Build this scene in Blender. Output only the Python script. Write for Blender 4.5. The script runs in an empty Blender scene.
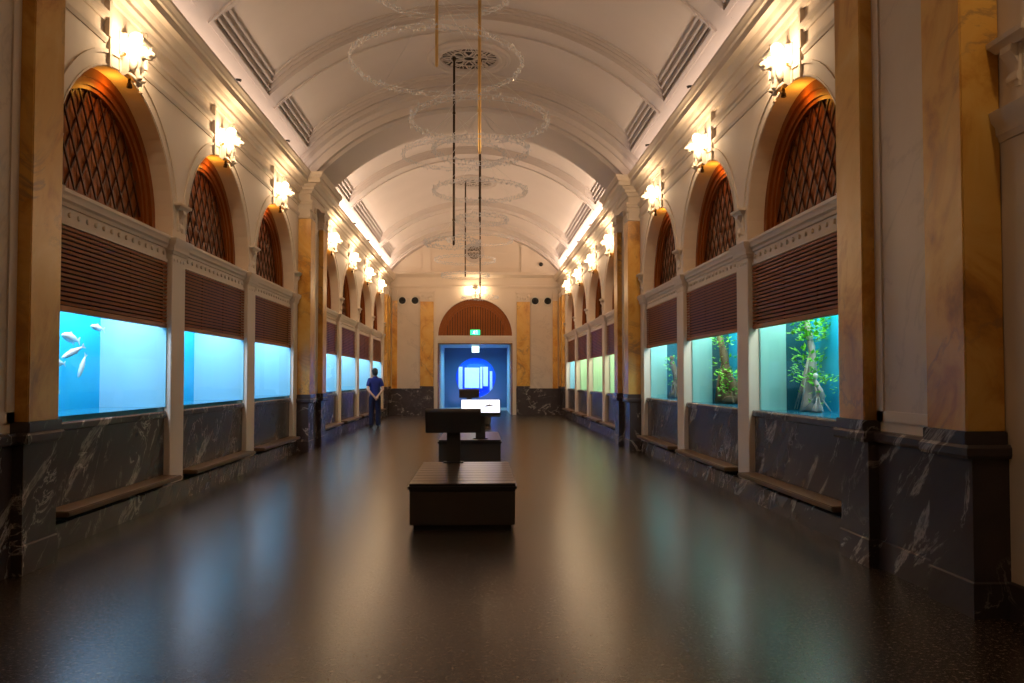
import bpy, bmesh, math, random
from math import sin, cos, pi, radians, sqrt, asin
from mathutils import Vector, Matrix
random.seed(7)
SC = bpy.context.scene
COL = SC.collection

# ------------------------------------------------------------------ camera
F_PX = 800.0
cam_d = bpy.data.cameras.new('camera')
cam_d.sensor_width = 36.0
cam_d.sensor_fit = 'HORIZONTAL'
cam_d.lens = F_PX / 1024 * 36
cam_d.shift_y = 11.36 / 1024
cam_d.clip_start = 0.05
cam = bpy.data.objects.new('camera', cam_d)
COL.objects.link(cam)
cam.location = (0.19, 0, 1.45)
cam.rotation_euler = (radians(90 + 1.8), 0, -math.atan(32 / F_PX))
SC.camera = cam

# ------------------------------------------------------------------ view, world
SC.view_settings.view_transform = 'Standard'
SC.view_settings.look = 'None'
SC.view_settings.gamma = 1
SC.view_settings.exposure = 0.0
SC.view_settings.use_curve_mapping = False
w = bpy.data.worlds.new('world')
SC.world = w
w.use_nodes = True
w.node_tree.nodes['Background'].inputs[0].default_value = (0.9, 0.6, 0.4, 1)
w.node_tree.nodes['Background'].inputs[1].default_value = 0.02
SC.cycles.use_denoising = True
SC.cycles.sample_clamp_indirect = 4.0
SC.cycles.caustics_reflective = False
SC.cycles.caustics_refractive = False
SC.cycles.max_bounces = 8
SC.cycles.diffuse_bounces = 4

# light strengths (watts)
E_SCONCE, E_COVE, E_TANK, E_LUNETTE, E_CORRIDOR = 33.0, 26.0, 44.0, 2.6, 20.0
C_SCONCE = (1.0, 0.71, 0.42)
C_COVE = (1.0, 0.76, 0.60)

def light(name, kind, loc, energy, color, size=0.05, size_y=None, rot=(0, 0, 0), spread=None, angle=None, blend=.6):
    d = bpy.data.lights.new(name, kind)
    d.energy = energy
    d.color = color
    if kind == 'AREA':
        d.shape = 'RECTANGLE' if size_y else 'SQUARE'
        d.size = size
        if size_y:
            d.size_y = size_y
        if spread:
            d.spread = spread
    else:
        d.shadow_soft_size = size
    if kind == 'SPOT':
        d.spot_size = angle
        d.spot_blend = blend
    o = bpy.data.objects.new(name, d)
    o.location = loc
    o.rotation_euler = rot
    COL.objects.link(o)
    return o

# ------------------------------------------------------------------ plan of the hall (metres, hall axis = +y)
OPEN = 2.63                       # width of a tank bay
PIERS = [(4.77, 6.50), (15.87, 17.55)]
BAYS = [6.82, 9.87, 12.92, 17.87, 20.92, 23.97, 27.02]     # start of each bay
NEARBAY = 1.82
YEND = 31.6
YBACK = -4.0
XW, XP, XPIL = 3.40, 3.27, 3.15   # wall plane, pier plane, pilaster face
RAD, ZARC = 1.315, 3.19           # arches
R0, ZC = 4.52, 2.73               # vault
XSPR = 3.45
ORD = ['first', 'second', 'third', 'fourth', 'fifth', 'sixth', 'seventh']
WALLN = {-1: 'the blue-lit tank wall', 1: 'the green-lit tank wall'}
SIDEN = {-1: 'left', 1: 'right'}

# ------------------------------------------------------------------ mesh builder
class MB:
    def __init__(s):
        s.bm = bmesh.new()

    def poly(s, pts, mi=0):
        f = s.bm.faces.new([s.bm.verts.new(p) for p in pts])
        f.material_index = mi
        return f

    def box(s, x0, x1, y0, y1, z0, z1, mi=0):
        v = [s.bm.verts.new((x, y, z)) for z in (z0, z1) for y in (y0, y1) for x in (x0, x1)]
        for q in ((0, 1, 3, 2), (4, 6, 7, 5), (0, 4, 5, 1), (2, 3, 7, 6), (0, 2, 6, 4), (1, 5, 7, 3)):
            s.bm.faces.new([v[i] for i in q]).material_index = mi
        return v

    def obox(s, M, a, b, c, mi=0):
        v = s.box(-a, a, -b, b, -c, c, mi)
        for p in v:
            p.co = M @ p.co

    def prism(s, pts, vec, mi=0):
        n = len(pts)
        a = [s.bm.verts.new(p) for p in pts]
        vec = Vector(vec)
        b = [s.bm.verts.new(Vector(p) + vec) for p in pts]
        s.bm.faces.new(a).material_index = mi
        s.bm.faces.new(b[::-1]).material_index = mi
        for i in range(n):
            s.bm.faces.new((a[i], a[(i + 1) % n], b[(i + 1) % n], b[i])).material_index = mi

    def loft(s, rings, closed=True, caps=True, mi=0):
        R = [[s.bm.verts.new(p) for p in r] for r in rings]
        n = len(R[0])
        for a, b in zip(R, R[1:]):
            for i in range(n if closed else n - 1):
                j = (i + 1) % n
                try:
                    s.bm.faces.new((a[i], a[j], b[j], b[i])).material_index = mi
                except ValueError:
                    pass
        if caps and closed:
            for r in (R[0], R[-1]):
                s.bm.faces.new(r).material_index = mi
        return R

    def tube(s, path, r, n=8, closed=False, mi=0):
        P = [Vector(p) for p in path]
        rr = r if hasattr(r, '__len__') else [r] * len(P)
        rings = []
        m = len(P)
        for i, p in enumerate(P):
            if closed:
                d = P[(i + 1) % m] - P[i - 1]
            else:
                d = P[min(i + 1, m - 1)] - P[max(i - 1, 0)]
            d.normalize()
            u = d.cross(Vector((0, 0, 1)))
            if u.length < 1e-3:
                u = d.cross(Vector((0, 1, 0)))
            u.normalize()
            v = u.cross(d)
            rings.append([p + (u * cos(2 * pi * k / n) + v * sin(2 * pi * k / n)) * rr[i] for k in range(n)])
        if closed:
            rings.append(rings[0])
        s.loft(rings, caps=not closed, mi=mi)

    def lathe(s, prof, c, n=24, axis='z', mi=0):
        rings = []
        for r, h in prof:
            ring = []
            for k in range(n):
                a = 2 * pi * k / n
                p = (r * cos(a), r * sin(a), h)
                if axis == 'y':
                    p = (p[0], p[2], p[1])
                elif axis == 'x':
                    p = (p[2], p[0], p[1])
                ring.append((c[0] + p[0], c[1] + p[1], c[2] + p[2]))
            rings.append(ring)
        s.loft(rings, mi=mi)

    def ell(s, c, rad, rot=(0, 0, 0), nu=14, nv=9, mi=0):
        from mathutils import Euler
        M = Matrix.Translation(c) @ Euler(rot).to_matrix().to_4x4() @ Matrix.Diagonal((*rad, 1))
        rings = []
        for i in range(nv):
            t = pi * (i + .02) / (nv - 1 + .04)
            rings.append([M @ Vector((sin(t) * cos(2 * pi * k / nu), sin(t) * sin(2 * pi * k / nu), cos(t))) for k in range(nu)])
        s.loft(rings, mi=mi)

    def sweep(s, path, prof, mi=0):
        """sweep profile (offset to the left of the travel, z) along a plan path with mitred corners"""
        P = [Vector(p) for p in path]
        rings = []
        for i, p in enumerate(P):
            ds = []
            if i > 0:
                ds.append((P[i] - P[i - 1]).normalized())
            if i < len(P) - 1:
                ds.append((P[i + 1] - P[i]).normalized())
            ns = [Vector((-d.y, d.x)) for d in ds]
            nn = sum(ns, Vector((0, 0)))
            nn.normalize()
            nn = nn / max(.3, nn.dot(ns[0]))
            rings.append([(p.x + nn.x * o, p.y + nn.y * o, z) for o, z in prof])
        s.loft(rings, closed=False, caps=False, mi=mi)
        for r in (rings[0], rings[-1]):
            s.poly(r, mi)

    def mesh(s, name, mats, side=1, smooth=False, bevel=0):
        if side < 0:
            for v in s.bm.verts:
                v.co.x = -v.co.x
        bmesh.ops.recalc_face_normals(s.bm, faces=s.bm.faces)
        if bevel:
            es = [e for e in s.bm.edges if len(e.link_faces) == 2 and e.calc_face_angle(0) > .6]
            bmesh.ops.bevel(s.bm, geom=es, offset=bevel, segments=2, affect='EDGES', clamp_overlap=True)
        me = bpy.data.meshes.new(name)
        s.bm.to_mesh(me)
        s.bm.free()
        for m in (mats if isinstance(mats, (list, tuple)) else [mats]):
            me.materials.append(m)
        if smooth:
            for p in me.polygons:
                p.use_smooth = True
            if smooth is not True:
                me.set_sharp_from_angle(angle=smooth)
        return me

def link(name, me, parent=None, loc=(0, 0, 0), rot=(0, 0, 0)):
    o = bpy.data.objects.new(name, me)
    o.location = loc
    o.rotation_euler = rot
    COL.objects.link(o)
    if parent:
        o.parent = parent
    return o

def thing(name, label, cat, loc=(0, 0, 0), group=None, rot=(0, 0, 0)):
    o = link(name, None, None, loc, rot)
    o['label'] = label
    o['category'] = cat
    if group:
        o['group'] = group
    return o

def tag(o, label, cat, group=None):
    o['label'] = label
    o['category'] = cat
    if group:
        o['group'] = group
    return o

def struct(name, me):
    o = link(name, me)
    o['kind'] = 'structure'
    return o

CACHE = {}
def cached(key, fn):
    if key not in CACHE:
        CACHE[key] = fn()
    return CACHE[key]

# ------------------------------------------------------------------ materials
class NT:
    def __init__(s, name):
        s.m = bpy.data.materials.new(name)
        s.m.use_nodes = True
        s.t = s.m.node_tree
        s.b = s.t.nodes['Principled BSDF']

    def n(s, typ, **kw):
        nd = s.t.nodes.new(typ)
        for k, v in kw.items():
            if k in nd.inputs:
                nd.inputs[k].default_value = v
            else:
                setattr(nd, k, v)
        return nd

    def l(s, a, b):
        s.t.links.new(a, b)

    def ramp(s, src, stops):
        r = s.n('ShaderNodeValToRGB')
        e = r.color_ramp.elements
        while len(e) < len(stops):
            e.new(.5)
        for el, (p, c) in zip(e, stops):
            el.position = p
            el.color = (*c, 1)
        s.l(src, r.inputs[0])
        return r.outputs[0]

    def pos(s, scale=(1, 1, 1), rot=(0, 0, 0)):
        g = s.n('ShaderNodeNewGeometry')
        mp = s.n('ShaderNodeMapping')
        mp.inputs['Scale'].default_value = scale
        mp.inputs['Rotation'].default_value = rot
        s.l(g.outputs['Position'], mp.inputs['Vector'])
        return mp.outputs[0]

    def noise(s, vec, scale, detail=4, rough=.55, dist=0):
        nd = s.n('ShaderNodeTexNoise', Scale=scale, Detail=detail, Roughness=rough, Distortion=dist)
        s.l(vec, nd.inputs['Vector'])
        return nd.outputs[0]

    def mix(s, fac, a, b, mode='MIX'):
        m = s.n('ShaderNodeMix', data_type='RGBA', blend_type=mode)
        for sock, v in ((m.inputs[0], fac), (m.inputs[6], a), (m.inputs[7], b)):
            if isinstance(v, (int, float)):
                sock.default_value = v
            elif isinstance(v, tuple):
                sock.default_value = (*v, 1)
            else:
                s.l(v, sock)
        return m.outputs[2]

    def bump(s, h, strength=.2, dist=.01):
        b = s.n('ShaderNodeBump', Strength=strength, Distance=dist)
        s.l(h, b.inputs['Height'])
        s.l(b.outputs[0], s.b.inputs['Normal'])

    def set(s, color=None, rough=None, metal=None, spec=None):
        if color is not None:
            if isinstance(color, tuple):
                s.b.inputs['Base Color'].default_value = (*color, 1)
            else:
                s.l(color, s.b.inputs['Base Color'])
        if rough is not None:
            s.b.inputs['Roughness'].default_value = rough
        if metal is not None:
            s.b.inputs['Metallic'].default_value = metal
        if spec is not None:
            s.b.inputs['Specular IOR Level'].default_value = spec
        return s.m

def simple(name, color, rough=.5, metal=0, spec=.5, var=.12, scale=6):
    t = NT(name)
    f = t.noise(t.pos(), scale)
    c = t.mix(f, tuple(v * (1 - var) for v in color), tuple(min(1, v * (1 + var)) for v in color))
    return t.set(c, rough, metal, spec)

def emit(name, color, strength, sampled=False):
    t = NT(name)
    t.set(color, .5)
    t.b.inputs['Emission Color'].default_value = (*color, 1)
    t.b.inputs['Emission Strength'].default_value = strength
    if not sampled:
        t.m.cycles.emission_sampling = 'NONE'
    return t.m

def plaster(name, c):
    t = NT(name)
    v = t.pos()
    col = t.mix(t.noise(v, 1.3, 5), tuple(x * .93 for x in c), tuple(min(1, x * 1.05) for x in c))
    t.bump(t.noise(v, 40, 3), .06, .004)
    return t.set(col, .75, 0, .3)

def mirrored(t, scale, rot):
    """world position with y mirrored on one side of the hall so veins climb the same way on both walls"""
    g = t.n('ShaderNodeNewGeometry')
    sp = t.n('ShaderNodeSeparateXYZ')
    t.l(g.outputs['Position'], sp.inputs[0])
    sg = t.n('ShaderNodeMath', operation='SIGN')
    t.l(sp.outputs[0], sg.inputs[0])
    mu = t.n('ShaderNodeMath', operation='MULTIPLY')
    t.l(sp.outputs[1], mu.inputs[0]); t.l(sg.outputs[0], mu.inputs[1])
    cb = t.n('ShaderNodeCombineXYZ')
    t.l(sp.outputs[0], cb.inputs[0]); t.l(mu.outputs[0], cb.inputs[1]); t.l(sp.outputs[2], cb.inputs[2])
    r_ = t.n('ShaderNodeVectorRotate', rotation_type='EULER_XYZ')
    r_.inputs['Rotation'].default_value = rot
    t.l(cb.outputs[0], r_.inputs['Vector'])
    m = t.n('ShaderNodeVectorMath', operation='MULTIPLY')
    m.inputs[1].default_value = scale
    t.l(r_.outputs[0], m.inputs[0])
    return m.outputs[0]

def marble_dark():
    t = NT('dark_veined_marble')
    v = mirrored(t, (1.6, .55, 2.6), (radians(42), radians(12), 0))
    base = t.mix(t.noise(v, 1.2, 7, .6, .6), (.034, .025, .026), (.085, .066, .068))
    n3 = t.noise(v, 1.0, 11, .66, .5)
    b = t.ramp(n3, [(0, (0, 0, 0)), (.600, (0, 0, 0)), (.635, (.55, .55, .55)), (.66, (.1, .1, .1)), (.72, (.5, .5, .5))])
    v2 = mirrored(t, (1.2, .8, 2.0), (radians(58), radians(-15), 0))
    n2 = t.noise(v2, 1.5, 9, .6, .8)
    a = t.ramp(n2, [(.488, (0, 0, 0)), (.5, (.8, .8, .8)), (.512, (0, 0, 0))])
    mk = t.ramp(t.noise(v, .8, 2), [(.45, (0, 0, 0)), (.6, (1, 1, 1))])
    vein = t.mix(1.0, b, t.mix(1.0, a, mk, 'MULTIPLY'), 'ADD')
    c = t.mix(vein, base, (.60, .54, .49))
    return t.set(c, .26, 0, .35)

def marble_yellow():
    t = NT('siena_yellow_marble')
    v = mirrored(t, (1.0, 1.2, .55), (radians(-28), radians(20), 0))
    n1 = t.noise(v, 1.9, 10, .64, .7)
    c = t.ramp(n1, [(.30, (.34, .14, .018)), (.41, (.56, .26, .035)), (.50, (.68, .37, .07)), (.60, (.71, .42, .10)), (.72, (.74, .50, .18))])
    n2 = t.noise(mirrored(t, (1.5, 1.5, .7), (radians(-40), radians(25), 0)), .9, 8, .6, .9)
    ve = t.ramp(n2, [(.475, (0, 0, 0)), (.5, (.8, .8, .8)), (.525, (0, 0, 0))])
    mk = t.ramp(t.noise(t.pos(), .9, 2), [(.42, (0, 0, 0)), (.62, (1, 1, 1))])
    c = t.mix(t.mix(1.0, ve, mk, 'MULTIPLY'), c, (.22, .13, .07))
    return t.set(c, .32, 0, .5)

def marble_white():
    t = NT('cream_marble')
    v = mirrored(t, (1, 1, .6), (radians(-30), radians(20), 0))
    c = t.mix(t.noise(v, 2, 6, .6, .6), (.56, .46, .36), (.68, .58, .47))
    n2 = t.noise(v, 1.1, 8, .6, .9)
    ve = t.ramp(n2, [(.48, (0, 0, 0)), (.5, (.4, .4, .4)), (.52, (0, 0, 0))])
    return t.set(t.mix(ve, c, (.42, .34, .28)), .4, 0, .5)

def wood(name, a, b, rough=.42, scale=(2, 2, .25), sc=9, spec=.2):
    t = NT(name)
    n = t.noise(t.pos(scale), sc, 6, .6, .5)
    t.bump(n, .1, .003)
    return t.set(t.mix(n, a, b), rough, 0, spec)

def terrazzo():
    t = NT('dark_terrazzo')
    v = t.pos()
    g = t.noise(v, 42, 3, .8)
    sp = t.ramp(g, [(.32, (.006, .004, .003)), (.46, (.026, .018, .0135)), (.56, (.046, .033, .025)), (.68, (.16, .12, .095))])
    c = t.mix(t.noise(v, .5, 4), (.85, .85, .85), (1.1, 1.06, 1.02))
    col = t.mix(1.0, sp, c, 'MULTIPLY')
    n = t.noise(v, 26, 3, .6)
    t.bump(n, .10, .004)
    return t.set(col, .265, 0, .20)

def pane_glass(name, tint=(1, 1, 1), refl=.45):
    t = NT(name)
    t.t.nodes.remove(t.b)
    out = t.t.nodes['Material Output']
    tr = t.n('ShaderNodeBsdfTransparent')
    tr.inputs[0].default_value = (*tint, 1)
    gl = t.n('ShaderNodeBsdfGlossy')
    gl.inputs['Roughness'].default_value = .02
    fr = t.n('ShaderNodeFresnel', IOR=1.35)
    mu = t.n('ShaderNodeMath', operation='MULTIPLY')
    t.l(fr.outputs[0], mu.inputs[0])
    gm = t.n('ShaderNodeNewGeometry')
    fb = t.n('ShaderNodeMath', operation='MULTIPLY_ADD')
    t.l(gm.outputs['Backfacing'], fb.inputs[0])
    fb.inputs[1].default_value = -refl
    fb.inputs[2].default_value = refl
    t.l(fb.outputs[0], mu.inputs[1])
    mx = t.n('ShaderNodeMixShader')
    t.l(mu.outputs[0], mx.inputs[0])
    t.l(tr.outputs[0], mx.inputs[1])
    t.l(gl.outputs[0], mx.inputs[2])
    t.l(mx.outputs[0], out.inputs[0])
    return t.m

def crystal():
    t = NT('cut_crystal')
    t.t.nodes.remove(t.b)
    out = t.t.nodes['Material Output']
    tr = t.n('ShaderNodeBsdfTransparent')
    gl = t.n('ShaderNodeBsdfGlossy')
    gl.inputs['Roughness'].default_value = .08
    di = t.n('ShaderNodeBsdfTranslucent')
    di.inputs[0].default_value = (1, 1, 1, 1)
    df = t.n('ShaderNodeBsdfDiffuse')
    df.inputs[0].default_value = (.92, .92, .95, 1)
    m0 = t.n('ShaderNodeMixShader', Fac=.4)
    t.l(di.outputs[0], m0.inputs[1]); t.l(df.outputs[0], m0.inputs[2])
    m1 = t.n('ShaderNodeMixShader', Fac=.93)
    t.l(gl.outputs[0], m1.inputs[1]); t.l(m0.outputs[0], m1.inputs[2])
    m2 = t.n('ShaderNodeMixShader', Fac=.55)
    t.l(tr.outputs[0], m2.inputs[1]); t.l(m1.outputs[0], m2.inputs[2])
    t.l(m2.outputs[0], out.inputs[0])
    return t.m

M = {}
M['plaster'] = plaster('cream_wall_plaster', (.74, .63, .52))
M['ceiling'] = plaster('ivory_ceiling_plaster', (.60, .53, .485))
M['dark'] = marble_dark()
M['yellow'] = marble_yellow()
M['white'] = marble_white()
M['board'] = wood('orange_brown_boards', (.17, .045, .008), (.29, .088, .016))
M['lath'] = wood('dark_lattice_wood', (.045, .014, .005), (.08, .026, .009))
M['slat'] = wood('brown_slat_wood', (.25, .080, .020), (.36, .120, .032), .45, (2, .3, 2))
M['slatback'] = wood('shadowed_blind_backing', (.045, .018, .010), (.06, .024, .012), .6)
M['plank'] = wood('wall_seat_oak', (.11, .060, .028), (.17, .095, .045), .4, (2, .25, 2))
M['floor'] = terrazzo()
M['brass'] = simple('aged_brass', (.62, .42, .18), .28, 1)
M['bronze'] = simple('dark_bronze', (.06, .042, .026), .35, .9)
M['doorframe'] = simple('brown_door_frame', (.22, .11, .045), .4)
M['crystal'] = crystal()
M['wire'] = simple('steel_wire', (.7, .68, .64), .35, .8)
M['black'] = simple('black_upholstery', (.018, .014, .013), .35, 0, .5)
M['charcoal'] = simple('dark_brown_panel', (.055, .042, .034), .5, 0, .4)
M['plinthblack'] = simple('black_recess', (.008, .007, .006), .6)
M['benchtop'] = wood('dark_slatted_top', (.030, .020, .016), (.065, .045, .036), .28, (.25, 2, 2), 7, .5)
M['glass'] = pane_glass('tank_glass')
M['dome'] = pane_glass('acrylic_dome', (.85, .93, 1), 1.6)
M['bulb'] = emit('glowing_bulb', (1.0, .78, .5), 30)
M['screen'] = emit('lit_screen', (.86, .88, 1.0), 2.0, True)
M['screenart'] = simple('screen_picture_grey', (.25, .27, .38), .3)
M['exit'] = emit('exit_green', (.03, .75, .28), 2.2)
M['exitwhite'] = emit('exit_white', (.85, 1.0, .9), 2.5)
M['sculpt'] = plaster('sculpted_ivory_plaster', (.80, .70, .58))
M['metalblack'] = simple('matt_black_metal', (.02, .02, .02), .5, .3)
M['ring'] = simple('pale_vent_ring', (.72, .66, .56), .4)
M['fish'] = simple('silver_fish', (.62, .80, .90), .3, .15, .6, .25, 30)
M['rock'] = wood('mossy_root_bark', (.05, .045, .02), (.22, .16, .09), .8, (1, 1, .6), 12)
M['root'] = wood('pale_root_bark', (.30, .28, .24), (.60, .58, .54), .8, (2, 2, .3), 10)
M['leaf'] = simple('bright_green_leaf', (.16, .62, .03), .5, 0, .4, .5, 14)
M['skin'] = simple('skin', (.52, .30, .21), .5)
M['hair'] = simple('black_hair', (.010, .008, .008), .45)
M['shirt'] = simple('royal_blue_polo', (.008, .020, .17), .7, 0, .3)
M['navy'] = simple('navy_trousers', (.006, .010, .045), .75, 0, .3)
M['shoe'] = simple('black_shoe', (.008, .008, .009), .4)
M['corr'] = plaster('corridor_white', (.78, .78, .80))
M['bluewall'] = plaster('blue_wall', (.13, .20, .36))
M['palepanel'] = simple('pale_tank_panel', (.80, .90, .96), .4)
M['deepblue'] = simple('deep_blue_tank', (.006, .12, .80), .4)

def tankmat(name, c, var=.15):
    t = NT(name)
    n = t.noise(t.pos((1, 1, .35)), 1.6, 4)
    col = t.mix(n, tuple(v * (1 - var) for v in c), tuple(min(1, v * (1 + var)) for v in c))
    return t.set(col, .45, 0, .3)
M['cyanback'] = tankmat('cyan_tank_wall', (.004, .52, .88))
M['cyanside'] = tankmat('light_blue_tank_panel', (.29, .66, .80), .05)
M['tealback'] = tankmat('teal_tank_wall', (.004, .40, .68), .35)
M['tealside'] = tankmat('pale_turquoise_panel', (.26, .62, .58), .05)
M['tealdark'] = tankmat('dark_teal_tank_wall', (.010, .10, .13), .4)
M['limeback'] = tankmat('pale_lime_tank_wall', (.52, .78, .50), .08)
M['paleback'] = tankmat('pale_sky_tank_wall', (.40, .70, .88), .08)
M['tankfloor'] = simple('wet_tank_ledge', (.02, .20, .32), .10, 0, .6)

# ------------------------------------------------------------------ floor
mb = MB()
mb.box(-6, 6, YBACK - .3, 37, -.2, 0)
struct('floor', mb.mesh('floor', M['floor']))

# ------------------------------------------------------------------ vault
def vault():
    mb = MB()
    bm = mb.bm
    T0 = asin(XSPR / R0)
    T1 = asin(3.22 / R0)
    N = 48
    def pt(t, y, d):
        return ((R0 + d) * sin(t), y, ZC + (R0 + d) * cos(t))
    def strip(y0, y1, d, ta=-T0, tb=T0):
        rings = [[pt(ta + (tb - ta) * k / N, y, d) for k in range(N + 1)] for y in (y0, y1)]
        mb.loft(rings, closed=False, caps=False)
    def wallstrip(y, d0, d1):
        rings = [[pt(-T0 + 2 * T0 * k / N, y, d) for k in range(N + 1)] for d in (d0, d1)]
        mb.loft(rings, closed=False, caps=False)
    def prof(steps, y_of):
        """cross section steps [(y, depth)] swept round the arc"""
        rings = [[pt(-T0 + 2 * T0 * k / N, y, d) for k in range(N + 1)] for y, d in steps]
        mb.loft(rings, closed=False, caps=False)
    def coffer(y0, y1):
        # lower margins
        for a, b in ((-T0, -T1), (T1, T0)):
            rings = [[pt(a + (b - a) * k / 4, y, 0) for k in range(5)] for y in (y0, y1)]
            mb.loft(rings, closed=False, caps=False)
        loops = []
        for ds, dy, d in ((0, 0, 0), (.000, .0, -.03), (.014, .05, -.03), (.015, .052, .03), (.026, .10, .03), (.027, .102, .005), (.032, .12, .005), (.033, .122, .06),
                          (.046, .18, .06), (.047, .182, .04), (.054, .20, .04), (.055, .202, .085), (.066, .25, .085), (.069, .26, .07), (.074, .275, .07), (.075, .277, .10)):
            t = T1 - ds
            lp = [pt(-t + 2 * t * k / N, y0 + dy, d) for k in range(N + 1)]
            lp += [pt(t - 2 * t * k / N, y1 - dy, d) for k in range(N + 1)]
            loops.append(lp)
        mb.loft(loops, caps=False)
        t = T1 - .075
        strip(y0 + .277, y1 - .277, .10, -t, t)
    def arch(y0, y1, d=-.42):
        m = (y1 - y0)
        prof([(y0 - .16, 0), (y0 - .16, -.08), (y0 - .06, -.12), (y0 - .04, -.2), (y0, -.22), (y0, d + .06), (y0 + .12, d + .06), (y0 + .16, d),
              (y1 - .16, d), (y1 - .12, d + .06), (y1, d + .06), (y1, -.22), (y1 + .04, -.2), (y1 + .06, -.12), (y1 + .16, -.08), (y1 + .16, 0)], None)
    segs = []
    strip(YBACK, 0.6, 0)
    coffer(0.6, 4.30); strip(4.30, 4.62, 0)
    arch(4.77, 6.50)
    strip(6.64, 6.95, 0); coffer(6.95, 9.55); strip(9.55, 10.0, 0); coffer(10.0, 12.75); strip(12.75, 13.2, 0); coffer(13.2, 15.6); strip(15.6, 15.72, 0)
    arch(15.87, 17.55)
    strip(17.7, 18.0, 0); coffer(18.0, 20.5); strip(20.5, 21.0, 0); coffer(21.0, 26.7); strip(26.7, 27.3, 0); coffer(27.3, 30.0); strip(30.0, 31.0, 0)
    prof([(31.0, 0), (31.0, -.05), (31.12, -.05), (31.14, -.10), (31.6, -.10)], None)
    return mb.mesh('ceiling', M['ceiling'], smooth=radians(30))
struct('ceiling', vault())

# ------------------------------------------------------------------ side walls
def pier_path(a, b, xw, xp, xm, e=.02):
    return [(xw, a - e), (xp, a - e), (xp, a + .45), (xm, a + .45), (xm, b - .45), (xp, b - .45), (xp, b + e), (xw, b + e)]

def plan_path(off_wall, off_pier, y0=YBACK, y1=YEND, mid=None):
    p = [(off_wall, y0)]
    for a, b in PIERS:
        p += pier_path(a, b, off_wall, off_pier, mid) if mid else [(off_wall, a), (off_pier, a), (off_pier, b), (off_wall, b)]
    p.append((off_wall, y1))
    return p

NA = 28
def bay_arc(c, r):
    return [(c + r * cos(pi - pi * k / NA), ZARC + r * sin(pi - pi * k / NA)) for k in range(NA + 1)]

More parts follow.
